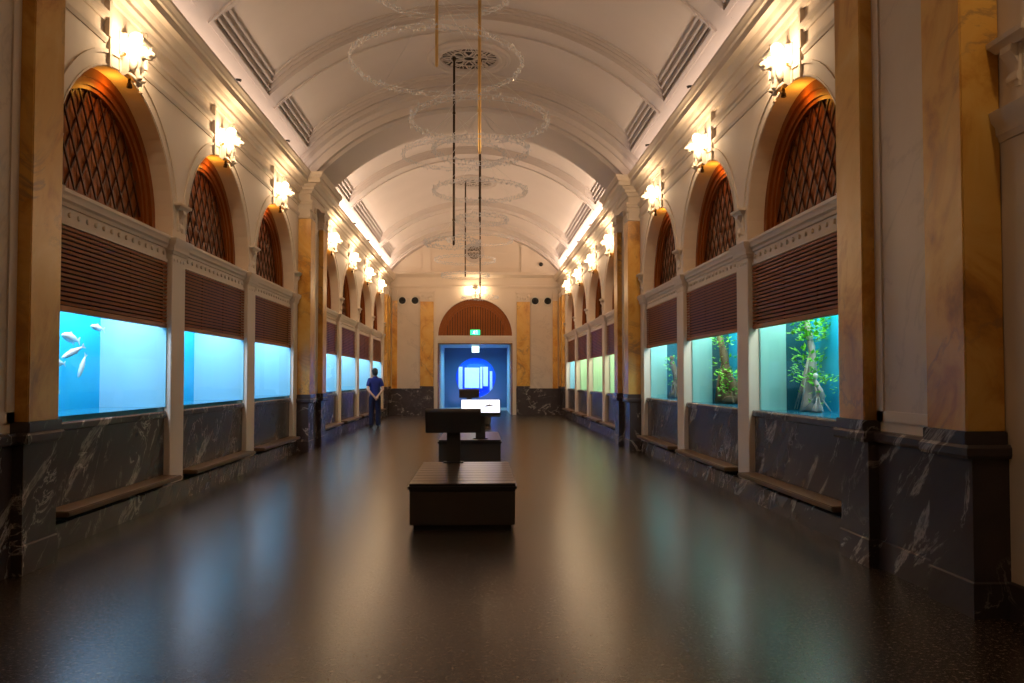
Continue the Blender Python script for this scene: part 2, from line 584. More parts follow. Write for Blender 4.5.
def side_wall(side):
    mb = MB()
    ztop = 5.16
    starts = [NEARBAY] + BAYS
    for s in starts:
        e, c = s + OPEN, s + OPEN / 2
        arc = bay_arc(c, RAD)
        for (ya, za), (yb, zb) in zip(arc, arc[1:]):
            mb.poly([(XW, ya, za), (XW, yb, zb), (XW, yb, ztop), (XW, ya, ztop)])
            mb.poly([(XW, ya, za), (XW, yb, zb), (3.70, yb, zb), (3.70, ya, za)])
        for y in (s, e):
            mb.poly([(XW, y, 2.9), (XW, y, ZARC), (3.70, y, ZARC), (3.70, y, 2.9)])
    # solid strips between the openings, above the impost
    edges = [YBACK]
    for s in starts:
        edges += [s, s + OPEN]
    edges.append(YEND)
    for a, b in zip(edges[0::2], edges[1::2]):
        mb.poly([(XW, a, 2.9), (XW, b, 2.9), (XW, b, ztop), (XW, a, ztop)])
        wide = (b - a) > .6
        if wide:                                     # by a pier or the end: strip down to the base
            mb.box(XW, 3.72, a, b, 0, 2.92)
    for a, b in PIERS:
        mb.box(XP, 3.45, a + .43, b - .43, .0, 4.96)
        mb.box(XP, 3.45, a, a + .44, .0, 1.03)
        mb.box(XP, 3.45, b - .44, b, .0, 1.03)
        mb.box(XP, 3.45, a, b, 4.95, ztop)
        mb.box(XPIL + .015, 3.5, a + .002, b - .002, 4.955, 5.14)
        # framed cream marble panel is separate; frame fillets
        ya, yb = a + .43, b - .43
        mb.box(XP - .02, XP, ya, ya + .10, 1.12, 4.6)
        mb.box(XP - .02, XP, yb - .10, yb, 1.12, 4.6)
        mb.box(XP - .02, XP, ya, yb, 1.12, 1.20)
        mb.box(XP - .02, XP, ya, yb, 4.45, 4.6)
    # closed back of the near bay and of the upper wall
    mb.box(3.60, 3.70, NEARBAY, NEARBAY + OPEN, 0, 4.6)
    mb.poly([(XSPR, YBACK, 5.1), (XSPR, YEND, 5.1), (XSPR, YEND, 6.1), (XSPR, YBACK, 6.1)])
    # lintel over each blind
    for s in starts:
        mb.box(3.47, 3.72, s, s + OPEN, 2.80, 3.10)
    struct('wall_' + SIDEN[side], mb.mesh('wall', M['plaster'], side))

    # cornice
    mb = MB()
    prof = [(0, 5.10), (.03, 5.10), (.05, 5.15), (.09, 5.17), (.09, 5.215), (.13, 5.235), (.16, 5.27), (.235, 5.275), (.235, 5.36), (.26, 5.37), (.27, 5.40), (.295, 5.44), (.30, 5.47), (0, 5.47)]
    mb.sweep(plan_path(XW, XPIL + .02), prof)
    mb.box(XW - .02, XSPR + .02, YBACK, YEND, 5.40, 5.47)
    struct('trim_1', mb.mesh('cornice', M['plaster'], side))

    # architrave mouldings, broken over every keystone corbel
    mb = MB()
    cs = [s + OPEN / 2 for s in starts]
    HW = .42
    spans = []
    cur = YBACK
    stops = sorted([(c - HW, c + HW) for c in cs] + [(a - .02, b + .02) for a, b in PIERS] + [(29.97, YEND)])
    for a, b in stops:
        if a > cur:
            spans.append((cur, a))
        cur = b
    pr1 = [(0, 4.86), (.02, 4.86), (.03, 4.89), (.06, 4.90), (.065, 4.94), (0, 4.96)]
    pr2 = [(0, 4.655), (.012, 4.655), (.03, 4.69), (.03, 4.72), (0, 4.73)]
    for a, b in spans:
        mb.sweep([(XW, a), (XW, b)], pr1)
        mb.sweep([(XW, a), (XW, b)], pr2)
    for c in cs:                                        # small upright returns beside each corbel
        for d in (-1, 1):
            y = c + d * HW
            mb.box(XW - .05, XW, y - .025, y + .025, 4.72, 5.10)
            mb.box(XW - .03, XW, y - .02 - .06 * d, y + .02 - .06 * d, 4.45, 5.10)
    struct('trim_2', mb.mesh('architrave', M['plaster'], side))

    # archivolts
    mb = MB()
    for c in cs:
        for r0, r1, d in ((1.325, 1.34, .008), (1.44, 1.475, .018)):
            o = bay_arc(c, r1)
            i = bay_arc(c, r0)
            rings = [[(XW, yi, zi), (XW - d, yi, zi), (XW - d, yo, zo), (XW, yo, zo)] for (yi, zi), (yo, zo) in zip(i, o)]
            mb.loft(rings)
    struct('trim_3', mb.mesh('archivolt', M['plaster'], side))

    # lintel moulding with a bead row
    mb = MB()
    for s in starts:
        mb.sweep([(3.47, s), (3.47, s + OPEN)], [(0, 2.96), (.02, 2.96), (.03, 2.99), (.055, 3.01), (.06, 3.05), (.075, 3.07), (.075, 3.10), (-.2, 3.13), (-.2, 2.96)])
        k = 0
        y = s + .09
        while y < s + OPEN - .04:
            mb.lathe([(.001, -.018), (.022, -.012), (.026, 0), (.022, .012), (.001, .018)], (3.465, y, 2.90), 8, 'x')
            y += .1635
        mb.box(3.455, 3.47, s, s + OPEN, 2.80, 2.835)
    struct('trim_4', mb.mesh('lintel_moulding', M['plaster'], side, smooth=radians(30)))

    # dark marble base: plinth, panels, cap
    mb = MB()
    mb.sweep(plan_path(XW - .008, XPIL + .02, mid=XPIL + .10), [(-.08, 0), (.012, 0), (.012, .21), (.002, .22), (-.08, .225)])
    for s in starts:
        mb.box(3.47, 3.62, s, s + OPEN, .2, 1.03)
        mb.sweep([(3.47, s), (3.47, s + OPEN)], [(-.2, .985), (.012, .985), (.03, 1.0), (.03, 1.05), (.02, 1.065), (-.2, 1.065)])
        for a, b in ((s + .06, s + .10), (s + OPEN - .10, s + OPEN - .06)):
            pass
    for a, b in PIERS:
        mb.sweep(pier_path(a, b, XW + .15, XPIL + .02, XPIL + .10), [(-.05, .2), (0, .2), (0, .99), (-.05, .99)])
    for a, b in PIERS:
        path = pier_path(a, b, XW + .1, XPIL, XPIL + .08, .021)
        mb.sweep([(p[0], p[1]) for p in path], [(-.02, .96), (.02, .96), (.03, .98), (.03, 1.025), (.015, 1.045), (-.08, 1.045)])
    # corner by the end wall
    mb.box(3.36, 3.6, 29.97, YEND, 0, 1.04)
    mb.box(3.335, 3.6, 29.95, YEND, .98, 1.03)
    struct('baseboard_' + SIDEN[side], mb.mesh('base', M['dark'], side))
    # marble panels inside the piers
    for i, (a, b) in enumerate(PIERS):
        mb = MB()
        ya, yb = a + .43 + .10, b - .43 - .10
        mb.box(XP - .006, XP + .05, ya, yb, 1.20, 4.45)
        o = link('marble_panel', mb.mesh('marble_panel', M['white'], side))
        tag(o, 'cream marble panel between paired pilasters, %s pier of %s' % (['near', 'middle'][i], WALLN[side]), 'wall panel', 'marble panels between paired pilasters')

for sd in (-1, 1):
    side_wall(sd)

# ------------------------------------------------------------------ pilasters
def capital_mesh(side, wdt, mat='plaster', dep=.248):
    mb = MB()
    h = wdt / 2
    mb.sweep([(dep, -h), (.02, -h), (.02, h), (dep, h)], [(-.02, 4.60), (.02, 4.60), (.03, 4.615), (.02, 4.63), (0, 4.64), (0, 4.80), (.015, 4.82), (.02, 4.86), (.045, 4.885), (.05, 4.92), (.06, 4.93), (.06, 4.965), (-.02, 4.965)])
    for d in (-1, 1):                                   # volutes and a leaf between
        mb.lathe([(.001, -.02), (.065, -.02), (.065, .02), (.04, .022), (.04, .03), (.02, .032), (.001, .034)], (-.005, d * (h - .05), 4.83), 14, 'x')
    for k in range(-2, 3):
        mb.ell((0.01, k * h * .36, 4.70), (.03, .032, .075), nu=8, nv=6)
    return mb.mesh('capital', M[mat], side, smooth=radians(35))

def shaft_mesh(side, wdt, dep=.248):
    mb = MB()
    h = wdt / 2
    mb.box(0, dep, -h, h, 1.12, 4.61)
    return mb.mesh('shaft', M['yellow'], side, bevel=.008)

def base_mesh(side, wdt, dep=.248):
    mb = MB()
    h = wdt / 2 + .02
    mb.box(-.02, dep, -h, h, 1.04, 1.125)
    return mb.mesh('base', M['dark'], side, bevel=.006)

for side in (-1, 1):
    for i, (a, b) in enumerate(PIERS):
        for j, yc in enumerate((a + .215, b - .215)):
            t = thing('pilaster', 'yellow marble pilaster, %s edge of the %s pier on %s' % (['entrance-side', 'doorway-side'][j], ['near', 'middle'][i], WALLN[side]), 'pilaster', (side * XPIL, yc, 0), 'yellow marble pilasters on the side walls')
            link('shaft', cached(('sh', side), lambda: shaft_mesh(side, .43)), t)
            link('capital', cached(('cp', side), lambda: capital_mesh(side, .43)), t)
            link('base', cached(('bs', side), lambda: base_mesh(side, .43)), t)
    for j, yc in enumerate((30.35, 31.2)):
        t = thing('pilaster', 'yellow marble pilaster at the end of %s, %s' % (WALLN[side], ['beside the last tank', 'in the corner'][j]), 'pilaster', (side * 3.29, yc, 0), 'yellow marble pilasters on the side walls')
        link('shaft', cached(('sh2', side), lambda: shaft_mesh(side, .43, dep=.108)), t)
        link('capital', cached(('cp2', side), lambda: capital_mesh(side, .43, dep=.108)), t)
        link('base', cached(('bs2', side), lambda: base_mesh(side, .43, dep=.108)), t)

# ------------------------------------------------------------------ pillars between tanks
def pillar_meshes(side):
    mb = MB()
    mb.box(XW, 3.72, 0, .42, .22, 2.93)
    sh = mb.mesh('shaft', M['plaster'], side, bevel=.006)
    mb = MB()
    mb.sweep([(3.62, 0), (XW, 0), (XW, .42), (3.62, .42)], [(-.01, 2.90), (.012, 2.90), (.02, 2.93), (.03, 2.94), (.035, 2.99), (.06, 3.02), (.07, 3.06), (.075, 3.08), (-.01, 3.09)])
    for k in range(4):
        mb.ell((XW, .06 + k * .1, 2.84), (.012, .018, .022), nu=8, nv=6)
    cp = mb.mesh('impost', M['plaster'], side, smooth=radians(35))
    mb = MB()                                            # little console above the impost
    mb.sweep([(XW + .02, .09), (XW - .03, .09), (XW - .03, .33), (XW + .02, .33)], [(-.03, 3.44), (.01, 3.44), (.03, 3.47), (.05, 3.48), (.055, 3.51), (-.03, 3.515)])
    side_prof = [(XW, 3.44), (XW - .06, 3.44), (XW - .065, 3.40), (XW - .045, 3.37), (XW - .02, 3.33), (XW - .012, 3.29), (XW - .03, 3.26), (XW - .028, 3.23), (XW, 3.21)]
    mb.prism([(x, .16, z) for x, z in side_prof], (0, .10, 0))
    br = mb.mesh('console', M['plaster'], side, smooth=radians(35))
    return sh, cp, br

def strip_trim(side):
    """impost and console of the half pillars beside piers and ends: part of the wall"""
    mb = MB()
    prof = [(-.01, 2.90), (.012, 2.90), (.02, 2.93), (.03, 2.94), (.035, 2.99), (.06, 3.02), (.07, 3.06), (.075, 3.08), (-.01, 3.09)]
    for a, b, edge in ((4.45, 4.77, -1), (6.50, 6.82, 1), (15.55, 15.87, -1), (17.55, 17.87, 1), (29.65, 29.97, -1)):
        path = [(3.62, a), (XW, a), (XW, b)] if edge < 0 else [(XW, a), (XW, b), (3.62, b)]
        mb.sweep(path, prof)
        y = a + .17 if edge < 0 else b - .17
        mb.sweep([(XW + .02, y - .12), (XW - .03, y - .12), (XW - .03, y + .12), (XW + .02, y + .12)], [(-.03, 3.44), (.01, 3.44), (.03, 3.47), (.05, 3.48), (.055, 3.51), (-.03, 3.515)])
        side_prof = [(XW, 3.44), (XW - .06, 3.44), (XW - .065, 3.40), (XW - .045, 3.37), (XW - .02, 3.33), (XW - .012, 3.29), (XW - .03, 3.26), (XW - .028, 3.23), (XW, 3.21)]
        mb.prism([(x, y - .05, z) for x, z in side_prof], (0, .10, 0))
    struct('trim_5', mb.mesh('impost', M['plaster'], side, smooth=radians(35)))

for side in (-1, 1):
    strip_trim(side)
    sh, cp, br = pillar_meshes(side)
    for i in (0, 1, 3, 4, 5):
        y = BAYS[i] + OPEN
        t = thing('pillar', 'slim cream pillar between the %s and %s tanks along %s' % (ORD[i], ORD[i + 1], WALLN[side]), 'pillar', (0, y, 0), 'cream pillars between the tanks')
        link('shaft', sh, t)
        link('impost', cp, t)
        link('console', br, t)

# ------------------------------------------------------------------ lunettes
def lunette_meshes(side):
    c = OPEN / 2
    z0 = 3.12
    # moulded frame
    mb = MB()
    for r0, r1, xa, xb in ((1.22, 1.34, 3.60, 3.72), (1.15, 1.24, 3.635, 3.72), (1.11, 1.16, 3.66, 3.72)):
        i, o = bay_arc(c, r0), bay_arc(c, r1)
        rings = [[(xa, yi, zi), (xa, yo, zo), (xb, yo, zo), (xb, yi, zi)] for (yi, zi), (yo, zo) in zip(i, o)]
        mb.loft(rings)
        mb.box(xa, xb, c - r1, c - r0, z0, ZARC)
        mb.box(xa, xb, c + r0, c + r1, z0, ZARC)
    mb.box(3.60, 3.72, .02, OPEN - .02, z0 - .03, z0 + .05)
    mb.box(3.635, 3.72, .1, OPEN - .1, z0 + .05, z0 + .10)
    fr = mb.mesh('arch_frame', M['board'], side, smooth=radians(30))
    # upright boards
    mb = MB()
    r = 1.15
    n = 16
    wd = 2 * r / n
    for k in range(n):
        ya, yb = -r + k * wd + .004, -r + (k + 1) * wd - .004
        top = [(ya + (yb - ya) * q / 3) for q in range(4)]
        pts = [(3.715, c + ya, z0), (3.715, c + yb, z0)] + [(3.715, c + yy, ZARC + sqrt(max(.001, r * r - yy * yy))) for yy in reversed(top)]
        mb.prism(pts, (.02, 0, 0))
    mb.box(3.735, 3.75, -.05, OPEN + .05, z0 - .05, 4.55)
    bd = mb.mesh('board_panel', M['board'], side)
    # diagonal lattice
    mb = MB()
    ri = 1.13
    zb = z0 + .09
    sl = 1.70                                             # dz/dy
    ln = sqrt(1 + sl * sl)
    step = .215
    for sg in (1, -1):
        y0 = -4.0
        while y0 < 4.0:
            # points on the line z = zb + sg*sl*(y-y0)
            seg = []
            for q in range(400):
                yy = -ri + 2 * ri * q / 399
                zz = zb + sg * sl * (yy - y0)
                if zz >= zb and (zz <= ZARC or yy * yy + (zz - ZARC) ** 2 <= ri * ri) and abs(yy) <= ri:
                    seg.append((yy, zz))
            if len(seg) > 6:
                (ya, za), (yb_, zb_) = seg[0], seg[-1]
                L = sqrt((ya - yb_) ** 2 + (za - zb_) ** 2) / 2
                ang = math.atan2(zb_ - za, yb_ - ya)
                Mx = Matrix.Translation((3.695 + .006 * sg, c + (ya + yb_) / 2, (za + zb_) / 2)) @ Matrix.Rotation(ang, 4, 'X')
                mb.obox(Mx, .008, L, .0095)
            y0 += step
    lt = mb.mesh('lattice', M['lath'], side)
    return fr, bd, lt

def blind_meshes(side):
    mb = MB()
    n = 17
    z0, z1 = 2.09, 2.80
    for k in range(n):
        z = z0 + (z1 - z0) * (k + .5) / n
        Mx = Matrix.Translation((3.475, OPEN / 2, z)) @ Matrix.Rotation(radians(-14), 4, 'Y')
        mb.obox(Mx, .020, OPEN / 2 - .004, .0125)
    sl = mb.mesh('slat_panel', M['slat'], side)
    mb = MB()
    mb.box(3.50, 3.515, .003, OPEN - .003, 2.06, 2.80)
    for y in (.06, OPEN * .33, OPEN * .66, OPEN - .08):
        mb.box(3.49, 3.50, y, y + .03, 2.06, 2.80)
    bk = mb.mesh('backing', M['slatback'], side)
    mb = MB()
    mb.box(3.45, 3.512, .004, OPEN - .004, 2.035, 2.085)
    rl = mb.mesh('bottom_rail', M['slat'], side, bevel=.006)
    return sl, bk, rl

def seat_mesh(side):
    mb = MB()
    mb.box(3.24, 3.47, .04, OPEN - .04, .285, .335)
    top = mb.mesh('seat_board', M['plank'], side, bevel=.01)
    mb = MB()
    mb.prism([(3.47, -.02, .285), (3.30, -.02, .285), (3.30, -.02, .27), (3.47, -.02, .226)], (0, .04, 0))
    br = mb.mesh('bracket', M['metalblack'], side)
    return top, br

for side in (-1, 1):
    fr, bd, lt = lunette_meshes(side)
    sl, bk, rl = blind_meshes(side)
    tp, br = seat_mesh(side)
    for i, s in enumerate(BAYS):
        t = thing('lattice_lunette', 'arched wooden lattice panel above the %s tank on %s' % (ORD[i], WALLN[side]), 'arched panel', (0, s, 0), 'arched lattice panels')
        link('arch_frame', fr, t); link('board_panel', bd, t); link('lattice', lt, t)
        t = thing('slatted_blind', 'brown slatted wooden blind over the %s tank on %s' % (ORD[i], WALLN[side]), 'blind', (0, s, 0), 'slatted wooden blinds')
        link('slat_panel', sl, t); link('backing', bk, t); link('bottom_rail', rl, t)
        t = thing('plank_bench', 'wooden plank bench on dark marble under the %s tank on %s' % (ORD[i], WALLN[side]), 'bench', (0, s, 0), 'plank benches under the tanks')
        link('seat_board', tp, t)
        for y in (.3, OPEN / 2, OPEN - .3):
            link('bracket', br, t, (0, y, 0))

# ------------------------------------------------------------------ tanks
def tank(side, i, s):
    far = i >= 3
    if side < 0:
        back, sidem = ('cyanback', 'cyanside') if not far else ('paleback', 'cyanside')
        word, depth, lc = 'bright blue', .60, (.84, .88, 1.0)
        if far:
            word, depth = 'pale blue', .5
    else:
        back, sidem = ('tealback', 'tealside') if not far else ('limeback', 'limeback')
        word, depth, lc = 'turquoise', .52, (.88, 1.0, .95)
        if far:
            word, depth, lc = 'pale lime', .7, (1.0, 1.0, .80)
            if i == 6:
                back, sidem, word = 'paleback', 'cyanside', 'pale aqua'
    extra = {(-1, 0): ' with silver fish', (1, 0): ' with a leafy root', (1, 1): ' with a mossy trunk', (1, 2): ' with dark rocks'}.get((side, i), '')
    t = thing('aquarium_tank', '%s lit aquarium tank%s, the %s along %s' % (word, extra, ORD[i], WALLN[side]), 'aquarium', (0, s, 0), 'aquarium tanks along the walls')
    x0, x1 = 3.53, 3.60 + depth
    zb, zt = (1.07 if side > 0 else 1.115), 2.40
    mb = MB(); mb.box(x1, x1 + .05, -.05, OPEN + .05, zb - .05, zt)
    link('back_wall', mb.mesh('back_wall', M[back], side), t)
    mb = MB()
    if side > 0 and not far:
        mb.box(x0, x0 + .32, OPEN - .02, OPEN + .04, zb, zt)
        link('side_panel', mb.mesh('side_panel', M[sidem], side), t)
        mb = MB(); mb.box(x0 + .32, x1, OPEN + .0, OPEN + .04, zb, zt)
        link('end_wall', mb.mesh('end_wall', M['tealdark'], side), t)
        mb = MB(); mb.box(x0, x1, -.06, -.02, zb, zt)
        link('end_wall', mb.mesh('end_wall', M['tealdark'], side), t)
    else:
        xf = 3.45 if side < 0 else x0
        for ya, yb in ((OPEN - .02, OPEN + .04), (-.06, .02)):
            mb.box(x0, x1, ya, yb, zb, zt)
            mb.box(xf, x0 + .001, ya, yb, zb, 2.03)
        link('side_panel', mb.mesh('side_panel', M[sidem], side), t)
    mb = MB(); mb.box(3.53 if side > 0 else 3.475, x1 + .05, -.05, OPEN + .05, zb - .06, zb)
    link('ledge', mb.mesh('ledge', M['tankfloor'], side), t)
    mb = MB(); mb.box(3.53, x1 + .05, -.05, OPEN + .05, zt, zt + .05)
    link('lid', mb.mesh('lid', M[sidem], side), t)
    xg = 3.45 if side < 0 else 3.525
    mb = MB(); mb.box(xg, xg + .02, .02, OPEN - .02, zb - (.004 if side < 0 else 0), 2.03)
    link('glass_pane', mb.mesh('glass_pane', M['glass'], side), t)
    en = E_TANK * (1.0 if not far else .9) * (1.0 if side < 0 else .95)
    light('tank_light', 'AREA', (side * (x0 + x1) / 2, s + OPEN / 2, zt - .02), en, lc, depth * .85, OPEN * .9)

for side in (-1, 1):
    for i, s in enumerate(BAYS):
        tank(side, i, s)

# fish
def fish_mesh():
    mb = MB()
    prof = [(-.5, .02, .02), (-.46, .06, .05), (-.36, .12, .07), (-.2, .165, .085), (0, .175, .085), (.2, .13, .065), (.36, .07, .035), (.44, .045, .02)]
    rings = [[(x, w_ * cos(2 * pi * k / 12), h * sin(2 * pi * k / 12)) for k in range(12)] for x, h, w_ in prof]
    mb.loft(rings)
    body = mb.mesh('body', M['fish'], smooth=True)
    mb = MB()
    mb.prism([(.42, -.006, .03), (.60, -.006, .17), (.55, -.006, 0), (.60, -.006, -.17), (.42, -.006, -.03)], (0, .012, 0))
    tail = mb.mesh('tail', M['fish'])
    mb = MB()
    mb.prism([(-.12, -.005, .16), (.02, -.005, .25), (.14, -.005, .13)], (0, .01, 0))
    mb.prism([(.08, -.005, -.15), (.18, -.005, -.22), (.2, -.005, -.11)], (0, .01, 0))
    fin = mb.mesh('fin', M['fish'])
    return body, tail, fin
FB, FT, FF = fish_mesh()
CAMP = Vector((0.19, 0, 1.45))
# x, y, z, length, yaw, pitch, words
FISH = [(-4.00, 8.36, 1.86, .44, 95, 6, 'largest silver fish swimming high in the first blue tank'),
        (-4.06, 8.02, 1.77, .28, 92, -4, 'silver fish below the largest one in the first blue tank'),
        (-3.93, 8.26, 1.71, .28, 60, -28, 'silver fish diving at a slant in the first blue tank'),
        (-4.00, 8.14, 1.60, .28, 95, 3, 'silver fish lowest of the shoal by the glass edge of the first blue tank'),
        (-3.98, 8.56, 1.57, .28, 80, -65, 'silver fish pointing steeply down in the first blue tank'),
        (-4.00, 8.93, 2.00, .30, 88, 5, 'silver fish by the inner corner at the top of the first blue tank'),
        (-4.00, 8.06, 1.31, .20, 90, 0, 'small silver fish near the floor of the first blue tank')]
for x, y, z, L, yw, pt_, lab in FISH:
    t = thing('fish', lab, 'fish', (x, y, z), 'silver fish in the first blue tank', (0, radians(pt_), radians(yw)))
    t.scale = (L / 1.1, L / 1.1, L / 1.1 * .72)
    link('body', FB, t); link('tail', FT, t); link('fin', FF, t)

# planted roots and trunks in the green-lit tanks
def root(loc, h, r0, label, mat, lean, leaves, name='tree_root', splay=6):
    t = thing(name, label, 'tree root', loc)
    rd = random.Random(int(h * 1000 + loc[1] * 10))
    mb = MB()
    n = 14
    path, rad = [], []
    for k in range(n + 1):
        f = k / n
        path.append((.04 * sin(f * 5), lean * f + .03 * sin(f * 9), h * f))
        rad.append(r0 * (.55 + 1.3 * (1 - f) ** 2) + .008 * rd.random())
    mb.tube(path, rad, 12)
    for q in range(splay):
        a = 2 * pi * q / splay + rd.random()
        mb.tube([(.0, lean * .45, h * .5), (.08 * cos(a), lean * .3 + .09 * sin(a), h * .25), (.13 * cos(a), .22 * sin(a), .02)], [r0 * .22, r0 * .24, r0 * .16], 8)
    link('trunk', mb.mesh('trunk', M[mat], smooth=True), t)
    if leaves:
        mb = MB()
        for q in range(leaves):
            f = rd.choice([rd.uniform(.62, 1.0), rd.uniform(.62, 1.0), rd.uniform(.25, .55)])
            a = rd.random() * 2 * pi
            rr = rd.uniform(.05, .19)
            p = Vector((rr * cos(a), lean * f + rr * sin(a), h * f))
            L = rd.uniform(.04, .09)
            d = Vector((cos(a + rd.uniform(-1, 1)), sin(a + rd.uniform(-1, 1)), rd.uniform(-.3, .9))).normalized()
            sdv = d.cross(Vector((0, 0, 1))).normalized() * L * .3
            up = sdv.cross(d).normalized() * L * .12
            mb.poly([p, p + d * L * .5 + sdv - up, p + d * L, p + d * L * .5 - sdv - up])
        o = link('leaves', mb.mesh('leaves', M['leaf']), t)
        o['kind'] = 'stuff'
    return t
root((3.93, 9.02, 1.07), 1.28, .045, 'pale twisted root with bright green leaves in the first turquoise tank', 'root', -.14, 560)
root((3.90, 8.70, 1.07), .42, .03, 'short pale root stump beside the leafy root in the first turquoise tank', 'root', -.1, 60)
root((3.90, 12.05, 1.07), 1.30, .07, 'thick mossy trunk standing in the second turquoise tank', 'rock', .1, 160, 'mossy_trunk', 7)
root((3.88, 11.55, 1.07), .5, .09, 'low mossy stump beside the thick trunk in the second turquoise tank', 'rock', .1, 130, 'mossy_trunk', 7)
root((3.90, 15.05, 1.07), .8, .08, 'dark mossy stump in the third turquoise tank', 'rock', .1, 90, 'mossy_trunk', 7)

# ------------------------------------------------------------------ sconces: scrolled keystone, animal head, two bulbs
def remesh(mb, name, mat, voxel=.012, side=1):
    me = mb.mesh(name + '_raw', mat, side)
    o = bpy.data.objects.new('tmp', me)
    COL.objects.link(o)
    md = o.modifiers.new('r', 'REMESH')
    md.mode = 'VOXEL'
    md.voxel_size = voxel
    sm = o.modifiers.new('s', 'SMOOTH')
    sm.factor = .5
    sm.iterations = 3
    dg = bpy.context.evaluated_depsgraph_get()
    out = bpy.data.meshes.new_from_object(o.evaluated_get(dg))
    out.name = name
    bpy.data.objects.remove(o)
    bpy.data.meshes.remove(me)
    out.materials.clear()
    out.materials.append(mat)
    for p in out.polygons:
        p.use_smooth = True
    return out

def sconce_meshes():
    """local: +x points into the hall from the wall, y along the wall, z from the arch crown"""
    # scroll corbel: side profile extruded
    mb = MB()
    prof = [(0, -.02), (.05, -.05), (.09, -.02), (.10, .06), (.10, .16), (.12, .26), (.15, .31)]
    vol = [(.185 + .085 * cos(a), .42 + .085 * sin(a)) for a in [radians(d) for d in range(-75, 150, 22)]]
    prof += vol + [(.10, .485), (0, .50)]
    mb.prism([(x, -.135, z) for x, z in prof], (0, .27, 0))
    for d in (-1, 1):
        mb.lathe([(.001, 0), (.085, 0), (.085, .012), (.06, .014), (.055, .006), (.035, .006), (.03, .02), (.001, .022)], (.185, d * .135, .42), 18, 'y') if d > 0 else \
            mb.lathe([(.001, 0), (.085, 0), (.085, -.012), (.06, -.014), (.055, -.006), (.035, -.006), (.03, -.02), (.001, -.022)], (.185, d * .135, .42), 18, 'y')
    mb.box(0, .02, -.17, .17, -.02, .50)
    corbel = mb.mesh('scroll_corbel', M['sculpt'], smooth=radians(40))
    # animal head leaning out under the scroll
    mb = MB()
    mb.ell((.13, 0, .17), (.085, .105, .17))                    # chest and mane
    mb.ell((.20, 0, .29), (.095, .10, .095))                    # skull
    mb.ell((.295, 0, .272), (.075, .058, .052), (0, .28, 0))    # muzzle
    mb.ell((.35, 0, .262), (.026, .038, .030))                  # nose
    mb.ell((.275, 0, .225), (.060, .044, .024), (0, .38, 0))    # jaw
    for d in (-1, 1):
        mb.ell((.165, d * .09, .365), (.022, .030, .045), (d * -.4, 0, 0))      # ears
        mb.ell((.265, d * .048, .335), (.026, .024, .018))                       # brows
        mb.ell((.30, d * .046, .255), (.038, .026, .030))                        # cheeks
        mb.ell((.14, d * .095, .15), (.055, .035, .13), (d * .12, 0, 0))         # mane locks
        mb.ell((.165, d * .052, .03), (.036, .036, .13), (0, -.18, 0))           # fore legs
        mb.ell((.20, d * .052, -.055), (.036, .034, .026))                       # paws
    mb.ell((.12, 0, .02), (.05, .065, .11))
    head = remesh(mb, 'animal_head', M['sculpt'], .011)
    # acanthus tip
    mb = MB()
    for k in range(-2, 3):
        mb.tube([(.10, k * .045, .0), (.15, k * .05, -.06), (.17, k * .03, -.10), (.15, k * .012, -.135)], [.02, .024, .018, .004], 6)
    leaf = mb.mesh('leaf_tip', M['sculpt'], smooth=True)
    mb = MB()
    mb.ell((0, 0, .06), (.022, .022, .032), nu=12, nv=8)
    bulb = mb.mesh('bulb', M['bulb'], smooth=True)
    mb = MB()
    mb.tube([(-.07, 0, -.02), (-.03, 0, -.015), (0, 0, .0), (0, 0, .03)], [.009, .009, .018, .021], 10)
    holder = mb.mesh('bulb_holder', M['brass'], smooth=radians(40))
    mb = MB()
    mb.lathe([(.001, 0), (.028, 0), (.034, -.05), (.03, -.055), (.001, -.05)], (.06, 0, -.10), 14)
    mb.box(.045, .075, -.012, .012, -.10, -.02)
    down = mb.mesh('downlight', M['bronze'], smooth=radians(40))
    return corbel, head, leaf, bulb, holder, down
SCN = sconce_meshes()
def sconce(x, y, z, rz, label, energy=E_SCONCE, group='animal-head sconces', head_rot=0):
    t = thing('sconce', label, 'wall lamp', (x, y, z), group, (0, 0, rz))
    t.scale = (.84, .80, .80)
    corbel, head, leaf, bulb, holder, down = SCN
    for nm, me in zip(('scroll_corbel', 'animal_head', 'leaf_tip', 'downlight'), (corbel, head, leaf, down)):
        link(nm, me, t)
    for d in (-1, 1):
        h = link('bulb_holder', holder, t, (.075, d * .175, .20))
        link('bulb', bulb, h)
    c, s_ = cos(rz), sin(rz)
    for d in (-1, 1):
        lx, ly = .21, d * .20
        light('sconce_light', 'POINT', (x + lx * c - ly * s_, y + lx * s_ + ly * c, z + .27), energy / 2, C_SCONCE, .035)
    return t
for side in (-1, 1):
    for i, s in enumerate(BAYS):
        c = s + OPEN / 2
        sconce(side * XW, c, 4.50, 0 if side < 0 else pi, 'glowing animal-head sconce over the %s arch on %s' % (ORD[i], WALLN[side]), E_SCONCE * (1 if i < 3 else 1.8))
        light('lunette_light', 'POINT', (side * 3.52, c, 4.37), E_LUNETTE, (1.0, .37, .03), .03)
    light('sconce_light', 'POINT', (side * 3.15, NEARBAY + OPEN / 2, 4.7), E_SCONCE * .9, C_SCONCE, .06)

# cove lights lying on top of the cornice
for side in (-1, 1):
    for a, b in ((0.6, 4.6), (6.7, 15.7), (17.7, 30.9)):
        light('cove_light', 'AREA', (side * 3.27, (a + b) / 2, 5.485), E_COVE * (b - a) / 9 * (.35 if a < 1 else 1 if a < 10 else 4.0), C_COVE, .06, b - a, (0, radians(180), 0))

